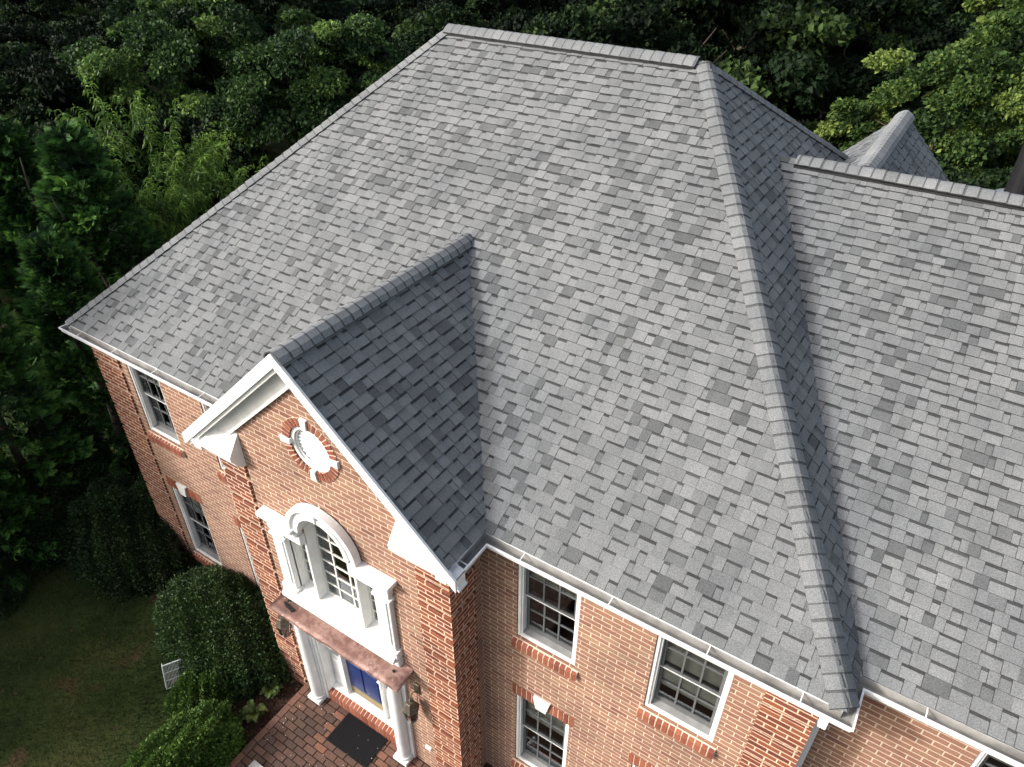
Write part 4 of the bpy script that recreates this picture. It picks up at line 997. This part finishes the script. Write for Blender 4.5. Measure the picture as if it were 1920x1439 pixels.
def crown_cypress(seed, mat, R=1.3, Hh=6.5, nspray=2600, per=22):
    rng = np.random.default_rng(seed); Ps, Ds, Ns, Ts, Ls = [], [], [], [], []
    # limbs: clusters of sprays on pointed branch tips
    nb = 230
    for b in range(nb):
        f = (b + rng.uniform(0, 1)) / nb; z = -0.05 + f ** 0.9 * (Hh - 0.1); rad = R * (1 - f) ** 0.62 * rng.uniform(0.72, 1.18) + 0.06; a = rng.uniform(0, 2 * pi)
        tip = np.array([math.cos(a) * rad, math.sin(a) * rad, z + 0.25 * rad]); bd_ = np.array([math.cos(a), math.sin(a), 0.45]); base = rng.normal(0.42, 0.16)
        for s in range(nspray // nb):
            t = rng.uniform(0.2, 1.0) ** 0.6
            o = np.array([math.cos(a) * rad * t, math.sin(a) * rad * t, z + 0.25 * rad * t]) + rng.normal(0, 0.13, 3) * np.array([1, 1, 0.8]) * (1.35 - t)
            d = bd_ + rng.normal(0, 0.38, 3); d /= np.linalg.norm(d); pn = np.cross(d, rng.normal(size=3)); pn /= np.linalg.norm(pn); sd = np.cross(d, pn)
            L = rng.uniform(0.14, 0.27); tt = np.linspace(0, 0.9, per); sg_ = np.where(np.arange(per) % 2 == 0, 1.0, -1.0)
            P = o + d[None] * (tt * L)[:, None]; D = d[None] * 0.8 + sd[None] * (sg_ * 0.75)[:, None]
            Ps.append(P); Ds.append(D); Ns.append(np.repeat(pn[None], per, 0)); Ls.append(L * 0.50 * (1.08 - tt)); Ts.append(base - 0.42 + 0.70 * tt * t + 0.30 * t * t + rng.normal(0, 0.07, per))  # tone carries sun and shade: dark inside the crown, bright lit tips
    P = np.concatenate(Ps); D = np.concatenate(Ds); Nn = np.concatenate(Ns); T = np.concatenate(Ts); L = np.concatenate(Ls)
    V, T2 = flatleaves(P, D, Nn, L, L * 0.26, T); return np_mesh('crown', mat, V, 3, T2, False)
def bush(seed, mat, rx, ry, rz, n, ls, e_=2.6, bumps=0.10, wd=0.6, tb=0.45, thick=0.22):
    rng = np.random.default_rng(seed); u = sph(n, rng); u[:, 2] = np.abs(u[:, 2]) * 1.0 - 0.12
    # superellipsoid radius
    r = (np.abs(u[:, 0]) ** e_ + np.abs(u[:, 1]) ** e_ + np.abs(u[:, 2]) ** e_) ** (-1 / e_)
    ph = rng.uniform(0, 6, 6)
    nz = np.sin(u[:, 0] * 7 + ph[0]) * np.sin(u[:, 1] * 6 + ph[1]) + 0.6 * np.sin(u[:, 2] * 11 + ph[2] + u[:, 0] * 9) + 0.5 * np.sin(u[:, 1] * 17 + u[:, 0] * 15 + ph[3])
    r = r * (1 + bumps * nz * 0.6) * (1 - thick * rng.uniform(0, 1, n) ** 1.6) + rng.exponential(0.018, n)
    P = u * r[:, None] * np.array([rx, ry, rz]); D = u + rng.normal(0, 0.6, (n, 3)); D[:, 2] += 0.35
    L = rng.uniform(0.65, 1.3, n) * ls; T = tb + 0.10 * nz * 0.7 + rng.normal(0, 0.18, n)
    V, T2 = leaves(P, D, L, L * wd, T, 0.2, rng); return np_mesh('foliage', mat, V, 3, T2, False)
def stems_mesh(r, h, n, seed):
    rr = random.Random(seed); mb = MB()
    for k in range(n):
        a = rr.uniform(0, 2 * pi); d_ = r * rr.uniform(0.1, 0.8); mb.tube((0.1 * math.cos(a), 0.1 * math.sin(a), 0), (d_ * math.cos(a), d_ * math.sin(a), h * rr.uniform(0.5, 0.9)), 0.018, 0.006, 5, caps=False)
    o = mb.build('stem', [M['bark']]); me = o.data; bpy.data.objects.remove(o); return me

# --- shrubs by the house
hx = bush(1, M['holly'], 1.42, 0.90, 1.30, 70000, 0.050, 2.3, 0.07, 0.6, 0.5)
mk('holly_bush', [('foliage', hx), ('stem', stems_mesh(1.0, 1.1, 9, 1))], (3.02, -0.56, GZ), 'large rounded glossy holly bush against the brick wall left of the entrance bay', 'bush', rot=0.0)
hd_ = bush(2, M['holly'], 1.6, 1.1, 1.5, 60000, 0.052, 2.2, 0.16, 0.6, 0.30)
mk('holly_bush', [('foliage', hd_), ('stem', stems_mesh(1.0, 1.2, 9, 2))], (-0.25, -0.05, GZ), 'dark shaded bush at the far left corner of the brick house', 'bush')
hg = bush(3, M['box'], 0.58, 1.25, 0.86, 52000, 0.052, 3.0, 0.10, 0.6, 0.5)
mk('boxwood_hedge', [('foliage', hg), ('stem', stems_mesh(0.8, 0.7, 10, 3))], (4.38, -2.85, GZ), 'bright green clipped boxwood hedge at the left side of the brick path', 'hedge')
hg2 = bush(4, M['box'], 0.46, 0.50, 0.62, 17000, 0.050, 2.5, 0.14, 0.6, 0.32)
mk('boxwood_bush', [('foliage', hg2), ('stem', stems_mesh(0.4, 0.5, 6, 4))], (3.62, -1.58, GZ), 'smaller darker boxwood bush behind the hedge, beside the white wire rack', 'bush')
for i, (x, yy, s_, lab) in enumerate([(-2.35, -0.35, 0.95, 'dark shaded bush between the evergreens and the back edge of the lawn'), (-2.0, -2.35, 0.62, 'low dark bush at the left photo edge where the lawn begins')]):
    mk('holly_bush', [('foliage', hd_), ('stem', stems_mesh(1.0, 1.2, 7, 12 + i))], (x, yy, GZ), lab, 'bush', rot=2.0 + i, sc=s_)
# hostas
def hosta(seed, R, n, tb):
    rng = np.random.default_rng(seed); mb = MB()
    for k in range(n):
        a = rng.uniform(0, 2 * pi); L = R * rng.uniform(0.45, 1.0); up = rng.uniform(0.35, 1.1); w = 0.055 * rng.uniform(0.8, 1.25); seg = 5; t0 = tb + rng.normal(0, 0.15); d = Vector((math.cos(a), math.sin(a), 0)); s = Vector((-d.y, d.x, 0))
        prev = None
        for i in range(seg + 1):
            t = i / seg; c = d * L * t + Vector((0, 0, 0.04 + up * L * math.sin(t * 2.3) * 0.8)); ww = w * math.sin(pi * (0.06 + 0.94 * max(0, (t - 0.3) / 0.7))) if t > 0.3 else 0.006
            ww = max(ww, 0.004); cur = (c - s * ww + Vector((0, 0, ww * 0.35)), c, c + s * ww + Vector((0, 0, ww * 0.35)))
            if prev:
                mb.face([prev[0], prev[1], cur[1], cur[0]], 0, min(1, max(0, t0 + 0.05))); mb.face([prev[1], prev[2], cur[2], cur[1]], 0, min(1, max(0, t0)))
            prev = cur
    return mb
for i, (x, yy, R_, n_, tb, lab) in enumerate([
    (4.02, -1.10, 0.20, 16, 0.75, 'small yellow-edged hosta with pale rimmed leaves, left of the other hosta plants'),
    (4.45, -0.82, 0.22, 26, 0.5, 'round green hosta nearest the brick wall corner of the bay'),
    (4.55, -1.28, 0.25, 30, 0.62, 'largest yellow-green hosta beside the left edge of the brick porch'),
    (4.36, -1.55, 0.18, 16, 0.35, 'small dark green hosta just in front of the largest hosta')]):
    o = hosta(60 + i, R_, n_, tb).build('hosta_plant', [M['hosta']]); o.location = (x, yy, GZ + 0.03); tag(o, lab, 'plant', 'hostas in the garden bed')

# --- trees
mapA = crown_broad(1, M['maple'], 2.3, 3.6, 5.2, 110, 560, 0.105, 0.08, 0.55, (0.22, 0.5)); tkA = trunk_mesh(5.4, 0.17, 1, 10, 2.0)
mapB = crown_broad(2, M['maple2'], 2.3, 4.0, 5.0, 110, 560, 0.105, 0.085, 0.5, (0.22, 0.5)); tkB = trunk_mesh(5.4, 0.16, 2, 10, 2.0)
wdA = crown_broad(3, M['wood'], 2.4, 4.2, 4.4, 70, 420, 0.135, 0.10, 0.5, (0.22, 0.62)); wdB = crown_broad(4, M['wood'], 2.0, 3.4, 4.0, 60, 420, 0.12, 0.09, 0.35, (0.22, 0.55)); tkC = trunk_mesh(4.6, 0.15, 3, 9, 1.2)
pea = crown_peach(5, M['peach']); tkP = trunk_mesh(4.2, 0.09, 5, 12, 1.5)
cypA = crown_cypress(6, M['cypress'], 1.45, 6.6, 9500, 18); cypB = crown_cypress(7, M['cypress'], 1.3, 6.0, 8500, 18); tkY = trunk_mesh(5.6, 0.12, 6, 0, 1, lean=0.02)

CY = [(-2.9, -0.6, 0.98, 0, 'nearest evergreen on the left, reaching the photo edge beside the lawn'),
      (-2.55, 1.35, 1.0, 1, 'dark evergreen standing closest to the left roof corner'),
      (-3.6, 2.9, 1.12, 0, 'tall feathery evergreen at left edge behind the roof corner'),
      (-5.6, 2.6, 1.2, 1, 'evergreen partly hidden behind the nearer evergreens at the far left'),
      (-2.6, 4.3, 0.72, 1, 'low evergreen in shade between roof corner and narrow-leaved tree'),
      (-2.0, -1.75, 0.74, 1, 'short bushy evergreen at the lower left edge of the lawn')]
for i, (x, yy, s_, k, lab) in enumerate(CY):
    mk('evergreen_tree', [('crown', (cypA, cypB)[k]), ('trunk', tkY)], (x, yy, GZ), lab, 'evergreen tree', 'evergreens left of the house', rot=i * 1.3, sc=s_)
PE = [(-5.6, 5.2, 1.15, 'upright narrow-leaved tree with arching bright shoots at upper left'),
      (-3.9, 6.1, 0.92, 'smaller narrow-leaved tree nearer the left roof hip')]
for i, (x, yy, s_, lab) in enumerate(PE):
    mk('narrow_leaved_tree', [('crown', pea), ('trunk', tkP)], (x, yy, GZ), lab, 'tree', 'narrow-leaved trees left of the roof', rot=i * 2.1, sc=s_)
MP = [(-5.0, 11.2, 1.15, 0, 'broad green maple with drooping sunlit boughs, top left of the roof'),
      (-9.0, 10.0, 1.2, 0, 'green maple in the upper left corner of the photo'),
      (-2.9, 8.0, 0.62, 0, 'low maple in half shade just left of the roof ridge'),
      (10.6, 17.5, 1.1, 1, 'yellow-green maple behind the small rear gable'),
      (13.4, 14.6, 1.0, 1, 'brightest yellow-green maple at the right edge beside the black flue'),
      (12.6, 20.5, 1.3, 1, 'tall yellow-green maple in the upper right corner')]
for i, (x, yy, s_, k, lab) in enumerate(MP):
    mk('maple_tree', [('crown', (mapA, mapB)[k]), ('trunk', (tkA, tkB)[k])], (x, yy, GZ), lab, 'maple tree', 'maples around the house', rot=i * 1.7, sc=s_)
# wood behind the house
rt = random.Random(21); cnt = 0
FX = []
for row_, y0 in enumerate((13.0, 16.5, 20.5, 25.5, 31.5, 38.5)):
    step = 3.3 + row_ * 0.45; x = -16.0 - row_ * 5
    while x < 15.5 + row_ * 1.0:
        xx = x + rt.uniform(-0.8, 0.8); y2 = y0 + rt.uniform(-1.2, 1.2); x += step
        if any((xx - m[0]) ** 2 + (y2 - m[1]) ** 2 < 4.5 for m in MP): continue
        if xx < -8 and row_ == 0: y2 -= 0
        if xx > 15: continue
        sc_ = rt.choice((0.7, 0.85, 1.0, 1.15, 1.35)) * rt.uniform(0.93, 1.07) + row_ * 0.07; k = rt.random() < 0.5
        FX.append((xx, y2, sc_, k)); cnt += 1
for gx in range(8):
    for gy in range(5):
        FX.append((-11.5 - gx * 3.6 + rt.uniform(-0.8, 0.8), -1.5 + gy * 3.7 + gx * 1.0 + rt.uniform(-0.8, 0.8), rt.uniform(0.9, 1.15), rt.random() < 0.5))
FX += [(-9.5, 5.5, 1.0, 0), (-8.5, 2.0, 1.0, 1), (-13, 7.0, 1.1, 1), (-13.5, 3, 1.1, 0), (-7.3, 7.8, 0.9, 1)]
for i, (x, yy, s_, k) in enumerate(FX):
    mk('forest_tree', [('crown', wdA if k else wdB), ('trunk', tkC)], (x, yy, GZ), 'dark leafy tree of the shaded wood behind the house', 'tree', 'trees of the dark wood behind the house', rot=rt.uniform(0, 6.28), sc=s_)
# shading trees beyond the left of the frame
for i, (x, yy, s_) in enumerate([(-3.25, -2.9, 1.36), (-6.5, -7.5, 1.0), (-4.0, -8.5, 0.9), (-3.3, -6.1, 0.72)]):
    mk('evergreen_tree', [('crown', (cypA, cypB)[i % 2]), ('trunk', tkY)], (x, yy, GZ), 'evergreen outside the frame on the left that shades the lawn', 'evergreen tree', 'evergreens shading the lawn', rot=i * 0.9, sc=s_, szz=s_ * (1.04 if i == 0 else 1.0))
